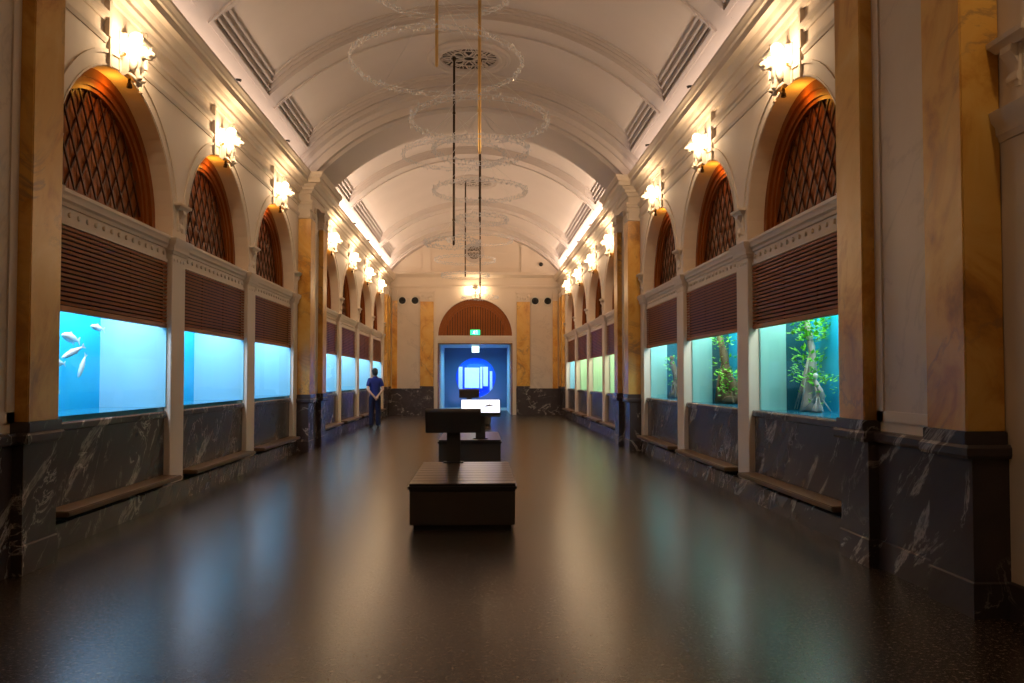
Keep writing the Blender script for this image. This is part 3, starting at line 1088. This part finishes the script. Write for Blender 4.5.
# ------------------------------------------------------------------ end wall
def end_wall():
    Y = YEND
    mb = MB()
    hw, r, za = 1.46, 1.46, 3.12
    N = 32
    arc = [(r * cos(pi - pi * k / N), za + r * sin(pi - pi * k / N)) for k in range(N + 1)]
    for (xa, z1), (xb, z2) in zip(arc, arc[1:]):
        mb.poly([(xa, Y, z1), (xb, Y, z2), (xb, Y, 7.6), (xa, Y, 7.6)])
        mb.poly([(xa, Y, z1), (xb, Y, z2), (xb, Y + .4, z2), (xa, Y + .4, z1)])
    for d in (-1, 1):
        xs = sorted((d * hw, d * 3.8))
        mb.box(xs[0], xs[1], Y, Y + .4, 0, 7.6)
    mb.box(-hw, hw, Y, Y + .4, 2.83, 3.12)
    struct('wall_end', mb.mesh('wall_end', M['plaster']))
    # mouldings
    mb = MB()
    pr = [(0, 5.00), (.03, 5.00), (.05, 5.05), (.05, 5.1), (.012, 5.12), (.012, 5.42), (.05, 5.44), (.09, 5.48), (.16, 5.52), (.18, 5.58), (.2, 5.60), (.2, 5.63), (0, 5.66)]
    pr = [(-o - .0 if False else o, z) for o, z in pr]
    mb.sweep([(3.3, Y), (-3.3, Y)][::1] if False else [(3.3, Y), (-3.3, Y)], [(-o, z) for o, z in pr] if False else [(o, z) for o, z in pr])
    # surround of the arch and the doorway
    for r0, r1, d in ((1.47, 1.53, .03), (1.58, 1.62, .02)):
        i = [(r0 * cos(pi - pi * k / N), za + r0 * sin(pi - pi * k / N)) for k in range(N + 1)]
        o = [(r1 * cos(pi - pi * k / N), za + r1 * sin(pi - pi * k / N)) for k in range(N + 1)]
        mb.loft([[(xi, Y, zi), (xi, Y - d, zi), (xo, Y - d, zo), (xo, Y, zo)] for (xi, zi), (xo, zo) in zip(i, o)])
    mb.box(-1.56, 1.56, Y - .05, Y, 2.92, 3.10)
    mb.box(-1.60, 1.60, Y - .08, Y, 3.05, 3.12)
    for d in (-1, 1):
        xs = sorted((d * 1.47, d * 1.62))
        mb.box(xs[0], xs[1], Y - .04, Y, 0, 2.92)
    # panels above the cornice
    for x0, x1 in ((-3.0, -2.1), (-1.75, 1.8), (2.15, 3.0)):
        for a, b, c_, d_ in ((x0, x1, 5.78, 5.82), (x0, x1, 6.42, 6.46), (x0, x0 + .04, 5.78, 6.46), (x1 - .04, x1, 5.78, 6.46)):
            if x0 > -1.8 and x0 < 0:
                pass
            mb.box(a, b, Y - .025, Y, c_, d_)
    for x in (-1.92, 1.98):
        mb.box(x - .17, x + .17, Y - .06, Y, 5.62, 6.62)
        mb.box(x - .21, x + .21, Y - .09, Y, 6.62, 6.72)
        mb.box(x - .21, x + .21, Y - .08, Y, 5.62, 5.70)
    struct('trim_6', mb.mesh('trim_end', M['plaster']))
    # base
    mb = MB()
    for d in (-1, 1):
        for xa, xb, dep in ((1.62, 2.18, .10), (2.18, 3.05, .05), (3.05, 3.4, .10)):
            xs = sorted((d * xa, d * xb))
            mb.box(xs[0], xs[1], Y - dep, Y + .02, 0, 1.0)
            mb.box(xs[0], xs[1], Y - dep - .03, Y + .02, 0, .22)
            mb.box(xs[0], xs[1], Y - dep - .025, Y + .02, .97, 1.04)
    struct('baseboard_end', mb.mesh('base_end', M['dark']))
    for d, nm in ((-1, 'blue-lit tank wall side'), (1, 'green-lit tank wall side')):
        t = thing('pilaster', 'yellow marble pilaster beside the blue doorway, %s' % nm, 'pilaster', (d * 1.90, Y, 0), 'yellow marble pilasters on the end wall')
        mb = MB(); mb.box(-.26, .26, -.08, .02, 1.12, 4.46)
        link('shaft', mb.mesh('shaft', M['yellow'], bevel=.008), t)
        mb = MB(); mb.box(-.27, .27, -.10, .02, 1.04, 1.13)
        link('base', mb.mesh('base', M['dark']), t)
        mb = MB()
        mb.box(-.27, .27, -.09, .02, 4.46, 4.52); mb.box(-.25, .25, -.08, .02, 4.52, 4.80); mb.box(-.30, .30, -.13, .02, 4.80, 4.90)
        for q in (-1, 1):
            mb.lathe([(.001, -.10), (.075, -.10), (.075, -.085), (.04, -.12), (.001, -.12)], (q * .2, 0, 4.68), 14, 'y')
        for q in (-1, 0, 1):
            mb.ell((q * .09, -.085, 4.60), (.035, .03, .07), nu=8, nv=6)
        link('capital', mb.mesh('capital', M['plaster']), t)
        t = thing('marble_panel', 'pale marble wall panel with two round black vents, %s of the doorway' % nm, 'wall panel', (d * 2.62, Y, 0), 'pale marble panels on the end wall')
        mb = MB(); mb.box(-.44, .44, -.03, .02, 1.04, 4.60)
        link('panel', mb.mesh('panel', M['white']), t)
        for q in (-1, 1):
            lab = 'round black nozzle vent, %s of the pair, %s' % (['doorway one', 'corner one'][(q * d + 1) // 2], nm)
            v = thing('wall_vent', lab, 'vent', (d * 2.62 + q * .25, Y - .03, 4.5), 'round black wall vents')
            mb = MB(); mb.lathe([(.001, 0), (.185, 0), (.185, -.03), (.16, -.04), (.14, -.03), (.135, .0), (.001, .0)], (0, 0, 0), 24, 'y')
            link('ring', mb.mesh('ring', M['ring'], smooth=radians(40)), v)
            mb = MB(); mb.lathe([(.001, -.03), (.05, -.06), (.10, -.075), (.13, -.05), (.135, -.01), (.001, -.005)], (0, 0, 0), 20, 'y')
            link('nozzle', mb.mesh('nozzle', M['metalblack'], smooth=radians(40)), v)
        # quarter pilasters in the corners
        t = thing('pilaster', 'narrow yellow marble corner pilaster of the end wall, %s' % nm, 'pilaster', (d * 3.16, Y, 0), 'yellow marble pilasters on the end wall')
        mb = MB(); mb.box(-.10, .10, -.06, .02, 1.04, 4.50)
        link('shaft', mb.mesh('shaft', M['yellow']), t)
        mb = MB(); mb.box(-.098, .10, -.09, .02, 4.50, 4.56); mb.box(-.10, .10, -.07, .02, 4.56, 4.8); mb.box(-.098, .10, -.11, .02, 4.80, 4.90)
        link('capital', mb.mesh('capital', M['plaster']), t)
    # wooden lunette over the doorway
    t = thing('boarded_lunette', 'arched panel of upright orange-brown boards above the blue doorway', 'arched panel', (0, Y + .12, 0))
    mb = MB()
    n = 26
    wd = 2 * 1.30 / n
    for k in range(n):
        xa, xb = -1.30 + k * wd + .014, -1.30 + (k + 1) * wd - .014
        zs = [(xa + (xb - xa) * q / 3) for q in range(4)]
        dy = .012 * (k % 2)
        mb.prism([(xa, dy, 3.10), (xb, dy, 3.10)] + [(x, dy, za + sqrt(max(.0005, 1.3 ** 2 - x * x))) for x in reversed(zs)], (0, .04, 0))
    link('board_panel', mb.mesh('board_panel', M['board']), t)
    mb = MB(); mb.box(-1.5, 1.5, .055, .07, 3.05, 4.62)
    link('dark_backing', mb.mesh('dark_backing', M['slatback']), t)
    mb = MB()
    for r0, r1, d in ((1.28, 1.48, -.05), (1.18, 1.29, -.02)):
        i = [(r0 * cos(pi - pi * k / N), za + r0 * sin(pi - pi * k / N)) for k in range(N + 1)]
        o = [(r1 * cos(pi - pi * k / N), za + r1 * sin(pi - pi * k / N)) for k in range(N + 1)]
        mb.loft([[(xi, d, zi), (xi, .06, zi), (xo, .06, zo), (xo, d, zo)] for (xi, zi), (xo, zo) in zip(i, o)])
    link('arch_frame', mb.mesh('arch_frame', M['board'], smooth=radians(30)), t)
    # doorway lining in bronze
    t = thing('door_frame', 'slim brown frame lining the blue doorway', 'door frame', (0, Y, 0))
    mb = MB()
    mb.box(-.02, .02, -.06, .4, 0, 2.83)
    jm = mb.mesh('jamb', M['doorframe'])
    for d in (-1, 1):
        link('jamb', jm, t, (d * 1.45, 0, 0))
    mb = MB(); mb.box(-1.43, 1.43, -.06, .4, 2.79, 2.83)
    link('head', mb.mesh('head', M['doorframe']), t)
end_wall()

# corridor with the round window tank
YC = 36.0
mb = MB()
mb.box(-1.5, -1.40, YEND + .4, YC, 0, 2.9); mb.box(1.40, 1.5, YEND + .4, YC, 0, 2.9); mb.box(-1.5, 1.5, YEND + .4, YC, 2.8, 2.9)
struct('wall_corridor', mb.mesh('wall_corridor', M['corr']))
mb = MB()
NR = 40
RW, CX, CZ = .90, .0, 1.47
ring = [(CX + RW * cos(2 * pi * k / NR), CZ + RW * sin(2 * pi * k / NR)) for k in range(NR)]
def sq(k):
    a = 2 * pi * k / NR
    c, s_ = cos(a), sin(a)
    m = max(abs(c) / 1.42, abs(s_) / 1.40)
    return (CX + c / m, 1.41 + s_ / m)
for k in range(NR):
    a, b = ring[k], ring[(k + 1) % NR]
    c_, d_ = sq(k + 1), sq(k)
    mb.poly([(a[0], YC, a[1]), (b[0], YC, b[1]), (c_[0], YC, c_[1]), (d_[0], YC, d_[1])])
    mb.poly([(a[0], YC, a[1]), (b[0], YC, b[1]), (b[0], YC + .15, b[1]), (a[0], YC + .15, a[1])])
struct('wall_corridor_end', mb.mesh('wall_corridor_end', M['bluewall']))
mb = MB(); mb.box(-1.40, 1.40, YC - .05, YC, 0, .12)
struct('trim_7', mb.mesh('skirting', M['corr']))
t = thing('dome_tank', 'round bubble window tank glowing deep blue at the end of the corridor', 'aquarium', (CX, YC, CZ))
mb = MB()
prof = []
for k in range(13):
    a = (pi / 2) * k / 12
    prof.append((max(.001, .895 * sin(a)), -.55 * cos(a)))
mb.lathe(prof + [(.90, .03)], (0, 0, 0), 48, 'y')
bmd = mb
# open dome: remove the rim cap
for f in [f for f in mb.bm.faces if len(f.verts) > 4]:
    mb.bm.faces.remove(f)
link('acrylic_dome', mb.mesh('acrylic_dome', M['dome'], smooth=True), t)
mb = MB()
mb.box(-1.3, 1.3, 1.3, 1.35, -1.2, 1.2); mb.box(-1.35, -1.3, .14, 1.35, -1.2, 1.2); mb.box(1.3, 1.35, .14, 1.35, -1.2, 1.2)
mb.box(-1.3, 1.3, .14, 1.35, -1.25, -1.2); mb.box(-1.3, 1.3, .14, 1.35, 1.2, 1.25)
link('tank_shell', mb.mesh('tank_shell', M['deepblue']), t)
for q in ((-.52, .16, 1.18, 1.25, -.48, .46), (.20, .30, 1.18, 1.25, -.5, .5), (.34, .56, 1.18, 1.25, -.40, .5), (-.46, .14, 1.05, 1.12, -.86, -.56), (-.80, -.62, 1.0, 1.12, -.6, .5), (.64, .76, 1.05, 1.2, -.6, .3)):
    mb = MB(); mb.box(*q)
    link('pale_panel', mb.mesh('pale_panel', M['palepanel']), t)
light('dome_light', 'AREA', (CX, YC + .70, CZ + 1.15), E_CORRIDOR * 4, (.45, .70, 1.0), 2.0, .9, spread=radians(90))
light('corridor_light', 'AREA', (0, YEND + 2.6, 2.78), E_CORRIDOR * 3.0, (.14, .62, 1.0), 2.2, 2.2, spread=radians(140))
light('corridor_light', 'AREA', (0, YC - .5, .06), E_CORRIDOR * .16, (.70, .55, 1.0), 2.2, .1, (radians(150), 0, 0), spread=radians(80))

# exit signs
def exit_sign(loc, w_, h_, label, white_bg):
    t = thing('exit_sign', label, 'exit sign', loc, 'exit signs over the doorway')
    bg, fg = (M['exitwhite'], M['exit']) if white_bg else (M['exit'], M['exitwhite'])
    mb = MB(); mb.box(-w_ / 2, w_ / 2, 0, .06, -h_ / 2, h_ / 2)
    link('lit_face', mb.mesh('lit_face', bg), t)
    mb = MB()
    k = h_ * .9
    y0, y1 = -.012, -.002
    def bar(xa, za, xb, zb, th):
        L = math.hypot(xb - xa, zb - za) / 2
        Mx = Matrix.Translation(((xa + xb) / 2 * k, -.008, (za + zb) / 2 * k)) @ Matrix.Rotation(-math.atan2(zb - za, xb - xa), 4, 'Y')
        mb.obox(Mx, L * k + .002, .004, th * k)
    ox = -.25
    mb.lathe([(.001, -.012), (.07 * k, -.012), (.07 * k, -.004), (.001, -.004)], (ox * k + .02 * k, 0, .34 * k), 12, 'y')
    bar(ox, .22, ox - .06, -.04, .06); bar(ox - .06, -.04, ox + .14, -.18, .04); bar(ox + .14, -.18, ox + .08, -.38, .035)
    bar(ox - .06, -.04, ox - .16, -.2, .04); bar(ox - .16, -.2, ox - .32, -.22, .035); bar(ox, .2, ox + .18, .12, .03); bar(ox, .2, ox - .18, .08, .03)
    # door and arrow
    bar(.16, -.40, .16, .40, .03); bar(.16, .40, .42, .40, .03); bar(.42, .40, .42, -.40, .03)
    link('pictogram', mb.mesh('pictogram', fg), t)
    mb = MB(); mb.box(-w_ / 2 - .015, w_ / 2 + .015, .01, .08, h_ / 2, h_ / 2 + .02); mb.box(-w_ / 2 - .015, w_ / 2 + .015, .01, .08, -h_ / 2 - .02, -h_ / 2)
    mb.box(-w_ / 2 - .015, -w_ / 2, .01, .08, -h_ / 2 - .02, h_ / 2 + .02); mb.box(w_ / 2, w_ / 2 + .015, .01, .08, -h_ / 2 - .02, h_ / 2 + .02)
    link('case', mb.mesh('case', M['plinthblack']), t)
exit_sign((0.0, YEND - .02, 3.25), .38, .20, 'green running-man exit sign at the foot of the boarded lunette', False)
exit_sign((0.0, YEND + 1.9, 2.65), .30, .26, 'white and green exit sign hanging inside the blue doorway', True)

# sconce and small camera on the end wall
sconce(0.0, YEND, 4.64, -pi / 2, 'glowing scroll sconce with animal head above the end wall doorway', E_SCONCE * 1.3)
t = thing('security_camera', 'small dark camera on the end wall beneath the vault', 'camera', (2.6, YEND, 5.95))
mb = MB(); mb.lathe([(.001, 0), (.05, 0), (.05, -.03), (.001, -.03)], (0, 0, 0), 14, 'y')
link('mount', mb.mesh('mount', M['ring']), t)
mb = MB(); mb.lathe([(.03, -.03), (.075, -.06), (.08, -.12), (.055, -.17), (.001, -.19)], (0, 0, 0), 16, 'y')
link('dome_lens', mb.mesh('dome_lens', M['metalblack'], smooth=True), t)

# wall behind the photographer
mb = MB(); mb.box(-3.8, 3.8, YBACK - .3, YBACK, 0, 7.6)
struct('wall_back', mb.mesh('wall_back', M['plaster']))

# ------------------------------------------------------------------ ceiling rosettes
def rosette(loc, rad, label, axis='z', group='pierced rosettes'):
    t = thing('ceiling_rosette', label, 'rosette', loc, group)
    mb = MB()
    s = rad / .78
    mb.lathe([(r * s, h * s) for r, h in ((.78, .05), (.78, -.0), (.74, -.035), (.70, -.035), (.68, -.01), (.62, -.005), (.60, -.03), (.56, -.035), (.53, -.01), (.53, .05))], (0, 0, 0), 48)
    link('moulded_ring', mb.mesh('moulded_ring', M['ceiling'], smooth=radians(40)), t)
    mb = MB()
    mb.lathe([(.001, .028 * s), (.54 * s, .028 * s), (.54 * s, .05 * s), (.001, .05 * s)], (0, 0, 0), 32)
    link('dark_backing', mb.mesh('dark_backing', M['bronze']), t)
    mb = MB()
    for k in range(8):
        a = 2 * pi * k / 8
        R_ = Matrix.Rotation(a, 4, 'Z')
        pts = [(.10, 0), (.26, .075), (.42, .04), (.52, .0)]
        for sg in (1, -1):
            mb.tube([R_ @ Vector((x * s, sg * y * s, .02 * s)) for x, y in pts], .013 * s, 6)
        mb.tube([R_ @ Vector((.30 * s, 0, .03 * s)), R_ @ Vector((.52 * s, 0, .03 * s))], .008 * s, 6)
        R2 = Matrix.Rotation(a + pi / 8, 4, 'Z')
        mb.tube([R2 @ Vector((x * s, y * s, .025 * s)) for x, y in ((.52, .09), (.42, .05), (.36, 0), (.42, -.05), (.52, -.09))], .011 * s, 6)
        mb.tube([R2 @ Vector((.12 * s, 0, .03 * s)), R2 @ Vector((.50 * s, 0, .03 * s))], .008 * s, 6)
    for rr in (.10, .34, .52):
        mb.tube([Vector((rr * s * cos(2 * pi * k / 40), rr * s * sin(2 * pi * k / 40), .02 * s)) for k in range(40)], .012 * s, 6, closed=True)
    link('grille', mb.mesh('grille', M['ceiling'], smooth=True), t)
    return t
rosette((-.02, 14.55, ZC + R0 + .045), .78, 'pierced plaster ceiling rosette in the coffer before the middle arch')
rosette((-.02, 23.85, ZC + R0 + .045), .78, 'pierced plaster ceiling rosette in the long coffer beyond the middle arch')
v = rosette((-.05, YEND - .02, 6.42), .40, 'small pierced round vent high on the end wall', group=None)
v.rotation_euler = (radians(-90), 0, 0)
v.location.y = YEND - .03
v.name = 'round_vent'

# ------------------------------------------------------------------ chandeliers
def ring_mesh(D):
    hoop = MB()
    n = 72
    for dz, dr in ((.028, 0), (-.028, 0)):
        hoop.tube([((D / 2 + dr) * cos(2 * pi * k / n), (D / 2 + dr) * sin(2 * pi * k / n), dz) for k in range(n)], .0045, 5, closed=True)
    cr = MB()
    rd = random.Random(int(D * 1000))
    cnt = int(pi * D / .036)
    for k in range(cnt):
        a = 2 * pi * k / cnt
        for row in range(2):
            r = D / 2 + rd.uniform(-.028, .028)
            z = rd.uniform(-.045, .045)
            p = Vector((r * cos(a + row * .012), r * sin(a + row * .012), z))
            sx, sz = rd.uniform(.008, .015), rd.uniform(.014, .027)
            q = rd.random() * pi
            vs = [cr.bm.verts.new(p + Vector((sx * cos(q + j * pi / 2), sx * sin(q + j * pi / 2), 0))) for j in range(4)]
            tp, bt = cr.bm.verts.new(p + Vector((0, 0, sz))), cr.bm.verts.new(p - Vector((0, 0, sz)))
            for j in range(4):
                cr.bm.faces.new((vs[j], vs[(j + 1) % 4], tp))
                cr.bm.faces.new((vs[(j + 1) % 4], vs[j], bt))
    return hoop.mesh('hoop', M['crystal']), cr.mesh('crystal_beads', M['crystal'])

def chandelier(px, py, zbot, rings, label, ztop=7.32, mat='brass'):
    t = thing('chandelier', label, 'chandelier', (px, py, zbot), 'crystal ring chandeliers')
    H = ztop - zbot
    mb = MB(); mb.lathe([(.001, -.02), (.016, -.02), (.021, 0), (.021, H - .04), (.001, H - .04)], (0, 0, 0), 14)
    link('pole', mb.mesh('pole', M[mat], smooth=radians(40)), t)
    mb = MB(); mb.lathe([(.001, H - .08), (.026, H - .07), (.04, H - .01), (.04, H + .0), (.001, H + .0)], (0, 0, 0), 18)
    link('ceiling_cup', mb.mesh('ceiling_cup', M[mat], smooth=radians(40)), t)
    for D, z, dx, dy in rings:
        ho, cr = ring_mesh(D)
        h = link('ring_hoop', ho, t, (dx, dy, z - zbot))
        c = link('crystal_beads', cr, h)
        c['kind'] = 'stuff'
        mb = MB()
        zt = min(z + D * .42, ztop - .1) - zbot
        mb.lathe([(.001, zt - .02), (.028, zt - .02), (.028, zt + .02), (.001, zt + .02)], (0, 0, 0), 12)
        link('wire_collar', mb.mesh('wire_collar', M[mat]), t)
        for k in range(4):
            a = pi / 4 + k * pi / 2
            mb = MB()
            mb.tube([(0, 0, zt), (dx + D / 2 * cos(a), dy + D / 2 * sin(a), z - zbot)], .0028, 5)
            link('suspension_wire', mb.mesh('suspension_wire', M['wire']), t)
chandelier(-.38, 10.35, 5.53, [(2.22, 5.55, 0, 0), (2.0, 6.66, .05, .1)], 'crystal chandelier with the widest hoops on the short bright brass pole')
chandelier(.18, 9.85, 4.25, [(1.70, 4.64, 0, 0), (1.18, 4.27, .02, 0)], 'crystal chandelier with two hoops on the thick long brass pole')
chandelier(-.29, 14.5, 3.88, [(1.86, 5.50, 0, 0), (1.0, 3.90, -.02, 0)], 'crystal chandelier from the first rosette, small hoop far below a wide one', mat='bronze')
chandelier(.185, 14.6, 4.33, [(1.70, 4.88, 0, 0), (.95, 4.35, .03, 0)], 'crystal chandelier from the first rosette with two hoops close together', mat='bronze')
chandelier(-.25, 23.7, 4.47, [(1.79, 4.95, 0, 0), (1.40, 4.49, 0, 0)], 'crystal chandelier on a dark pole from the far rosette, hoops nearly equal', mat='bronze')
chandelier(.19, 24.0, 3.85, [(1.98, 5.60, 0, 0), (1.07, 3.87, 0, 0)], 'crystal chandelier from the far rosette with its small hoop lowest of all', mat='bronze')

# ------------------------------------------------------------------ spotlights on the cornice
def spot_meshes(side):
    mb = MB(); mb.box(.0, .05, -.02, .02, 0, .012); mb.tube([(.03, 0, 0), (-.03, 0, .05)], .008, 6)
    a = mb.mesh('bracket', M['metalblack'], side)
    mb = MB(); mb.tube([(.02, 0, .06), (-.05, 0, .05), (-.09, 0, .035)], [.022, .03, .032], 12)
    return a, mb.mesh('lamp_body', M['metalblack'], side, smooth=radians(40))
for side in (-1, 1):
    a, b = spot_meshes(side)
    for k, y in enumerate((10.9, 13.7, 18.5, 21.0, 23.6, 26.6)):
        t = thing('spotlight', 'tiny dark spotlight on the cornice edge, %s along %s' % (ORD[k], WALLN[side]), 'spotlight', (side * 3.12, y, 5.472), 'small cornice spotlights')
        t.scale = (.62, .62, .62)
        link('bracket', a, t); link('lamp_body', b, t)

# ------------------------------------------------------------------ benches in the middle of the hall
def bench(y0, label):
    t = thing('bench', label, 'bench', (.025, y0, 0), 'dark block benches in the middle of the hall')
    L = 2.0
    mb = MB(); mb.box(-.465, .465, .03, L - .03, 0, .06)
    link('plinth', mb.mesh('plinth', M['plinthblack']), t)
    mb = MB(); mb.box(-.50, .50, 0, L, .055, .375)
    link('body', mb.mesh('body', M['charcoal'], bevel=.005), t)
    mb = MB(); mb.box(-.52, .52, -.02, L + .02, .375, .44)
    link('cushion', mb.mesh('cushion', M['black'], bevel=.018), t)
    mb = MB()
    n = 9
    wd = (L - .02) / n
    for k in range(n):
        mb.box(-.505, .505, .012 + k * wd, .012 + (k + 1) * wd - .008, .438, .447)
    link('slat_top', mb.mesh('slat_top', M['benchtop'], bevel=.003), t)
bench(7.64, 'dark block bench with slatted top standing by itself closest to the entrance')
bench(13.0, 'dark block bench below the lit white screen, middle of the three')
bench(24.4, 'dark block bench closest to the blue doorway')

def lectern(x, y, face, lit, label, zb=.447, standing=True):
    t = thing('screen_stand', label, 'information screen', (x, y, zb), 'tilted information screens', (0, 0, 0 if face < 0 else pi))
    mb = MB(); mb.box(-.08, .08, -.03, .03, 0, .44)
    link('post', mb.mesh('post', M['charcoal'], bevel=.006), t)
    mb = MB(); mb.box(-.12, .12, -.06, .06, 0, .012)
    link('foot_plate', mb.mesh('foot_plate', M['metalblack'], bevel=.003), t)
    # wedge housing, its sloping face towards local -y
    mb = MB()
    pr = [(-.20, .40), (-.21, .43), (.12, .645), (.17, .64), (.20, .61), (.13, .36), (.02, .36)]
    mb.prism([(-.325, yy, zz) for yy, zz in pr], (.65, 0, 0))
    link('housing', mb.mesh('housing', M['charcoal'], bevel=.006), t)
    # screen on the slope
    a, b = Vector((0, -.21, .43)), Vector((0, .12, .645))
    d = (b - a).normalized()
    nrm = Vector((0, -d.z, d.y))
    ang = math.atan2(d.z, d.y)
    mb = MB()
    Mx = Matrix.Translation((a + b) / 2 + nrm * .004) @ Matrix.Rotation(ang, 4, 'X')
    mb.obox(Mx, .315, .175, .004)
    sc = link('screen', mb.mesh('screen', M['screen'] if lit else M['black']), t)
    if lit:
        mb = MB()
        pts = [(.05, -.02), (.09, .015), (.13, .03), (.155, .055), (.165, .03), (.20, .01), (.255, -.015), (.20, -.012), (.15, -.01), (.10, -.025)]
        Mx2 = Matrix.Translation((a + b) / 2 + nrm * .0085) @ Matrix.Rotation(ang, 4, 'X')
        mb.prism([Mx2 @ Vector((px, py, 0)) for px, py in pts], nrm * .002)
        link('screen_picture', mb.mesh('screen_picture', M['screenart']), sc)
lectern(-.122, 9.55, 1, False, 'dark tilted screen stand seen from behind on the near bench')
lectern(.20, 13.25, -1, True, 'screen stand with a lit white screen on the middle bench')
lectern(-.16, 26.2, 1, False, 'dark screen stand seen from behind in front of the round blue window')

# ------------------------------------------------------------------ person
def skin(name, pts, edges, rad, mat, parent, sub=2, root=0):
    me = bpy.data.meshes.new(name)
    me.from_pydata(pts, edges, [])
    o = bpy.data.objects.new('tmp', me)
    COL.objects.link(o)
    md = o.modifiers.new('sk', 'SKIN')
    md.use_smooth_shade = True
    for i, v in enumerate(me.skin_vertices[0].data):
        r = rad[i]
        v.radius = r if isinstance(r, tuple) else (r, r)
        v.use_root = i == root
    sb = o.modifiers.new('sb', 'SUBSURF')
    sb.levels = sb.render_levels = sub
    dg = bpy.context.evaluated_depsgraph_get()
    out = bpy.data.meshes.new_from_object(o.evaluated_get(dg))
    out.name = name
    bpy.data.objects.remove(o)
    bpy.data.meshes.remove(me)
    out.materials.clear()
    out.materials.append(mat)
    for p in out.polygons:
        p.use_smooth = True
    return link(name, out, parent)

def chain_builder():
    P, E, R = [], [], []
    def add(p, r, prev=None):
        P.append(p); R.append(r)
        if prev is not None:
            E.append((prev, len(P) - 1))
        return len(P) - 1
    return P, E, R, add

def person():
    # local frame: the person faces +y, back towards -y; feet at z 0
    t = thing('person', 'person in blue polo and navy trousers, back turned, hands clasped behind', 'person', (-2.86, 23.4, 0), None, (0, 0, radians(16)))
    P, E, R, add = chain_builder()
    pel = add((0, 0, .93), (.135, .090))
    sp = add((0, .01, 1.08), (.120, .085), pel)
    ch = add((0, .0, 1.26), (.140, .098), sp)
    ub = add((0, -.015, 1.40), (.125, .085), ch)
    nk = add((0, -.005, 1.49), (.056, .056), ub)
    hb = add((0, .02, 1.555), (.068, .075), nk)
    hm = add((0, .03, 1.63), (.078, .098), hb)
    ht = add((0, .02, 1.695), (.060, .078), hm)
    hands = {}
    for d in (-1, 1):
        sh = add((d * .150, -.01, 1.395), .054, ub)
        el = add((d * .225, -.085, 1.135), .040, sh)
        fm = add((d * .145, -.155, 1.02), .035, el)
        wr = add((d * .055, -.185, .935 + .01 * d), .027, fm)
        hn = add((d * .012 + .01, -.20 - .02 * d, .885), (.034, .022), wr)
        hands[d] = (d * .012 + .01, -.20 - .02 * d, .885)
        # fingers and thumb
        for q in range(4):
            fx = (q - 1.5) * .017
            f1 = add((hands[d][0] - d * .012 + fx * .6, hands[d][1] - .006, .845 - .004 * abs(q - 1.4)), .0095, hn)
            f2 = add((hands[d][0] - d * .028 + fx * .6, hands[d][1] + .006, .82 - .006 * abs(q - 1.4)), .0085, f1)
        t1 = add((hands[d][0] + d * .036, hands[d][1] - .008, .875), .011, wr)
        t2 = add((hands[d][0] + d * .030, hands[d][1] - .012, .845), .009, t1)
        hp = add((d * .082, 0, .88), (.075, .080), pel)
        kn = add((d * .095, .012, .50), (.058, .062), hp)
        an = add((d * .10, -.02, .09), .037, kn)
        to = add((d * .125, .13, .035), (.040, .026), an)
    skin('body', P, E, R, M['skin'], t)
    # face details and ears on the body's far side
    mb = MB()
    mb.ell((0, .125, 1.60), (.014, .022, .022), nu=10, nv=7)
    for d in (-1, 1):
        mb.ell((d * .080, .02, 1.61), (.012, .022, .032), nu=10, nv=7)
    mb.ell((0, .112, 1.565), (.024, .010, .007), nu=10, nv=7)
    link('face', mb.mesh('face', M['skin'], smooth=True), t)
    mb = MB()
    mb.ell((0, .008, 1.655), (.088, .108, .088), nu=20, nv=12)
    mb.ell((0, -.035, 1.60), (.082, .072, .095), nu=18, nv=10)
    link('hair', mb.mesh('hair', M['hair'], smooth=True), t)
    # polo shirt
    P, E, R, add = chain_builder()
    a0 = add((0, .005, .84), (.172, .132))
    a = add((0, .005, .92), (.170, .130), a0)
    b = add((0, .01, 1.06), (.155, .115), a)
    c = add((0, .0, 1.26), (.172, .122), b)
    d0 = add((0, -.012, 1.40), (.145, .095), c)
    e0 = add((0, -.010, 1.455), (.085, .075), d0)
    e = add((0, -.006, 1.515), (.072, .070), e0)
    for d in (-1, 1):
        s1 = add((d * .150, -.01, 1.395), .072, d0)
        s2 = add((d * .192, -.048, 1.255), .068, s1)
        s3 = add((d * .206, -.062, 1.19), .066, s2)
    skin('polo_shirt', P, E, R, M['shirt'], t)
    # trousers
    P, E, R, add = chain_builder()
    a = add((0, .0, 1.02), (.158, .118))
    b = add((0, .0, .92), (.166, .124), a)
    for d in (-1, 1):
        s1 = add((d * .084, 0, .82), (.094, .106), b)
        s2 = add((d * .096, .01, .50), (.078, .084), s1)
        s3 = add((d * .101, -.012, .12), (.068, .076), s2)
        s4 = add((d * .102, -.012, .06), (.068, .078), s3)
    skin('trousers', P, E, R, M['navy'], t)
    for d in (-1, 1):
        mb = MB()
        prof = [(-.075, .02, .045), (-.05, .04, .075), (.0, .042, .085), (.06, .045, .065), (.13, .048, .05), (.18, .04, .038), (.205, .02, .025)]
        rings = []
        for yy, w_, h in prof:
            rings.append([(d * .108 + w_ * cos(2 * pi * k / 14) + d * yy * .12, -.0 + yy, max(0.0, h * .5 + h * .5 * sin(2 * pi * k / 14))) for k in range(14)])
        mb.loft(rings)
        link('shoe', mb.mesh('shoe', M['shoe'], smooth=True), t)
person()
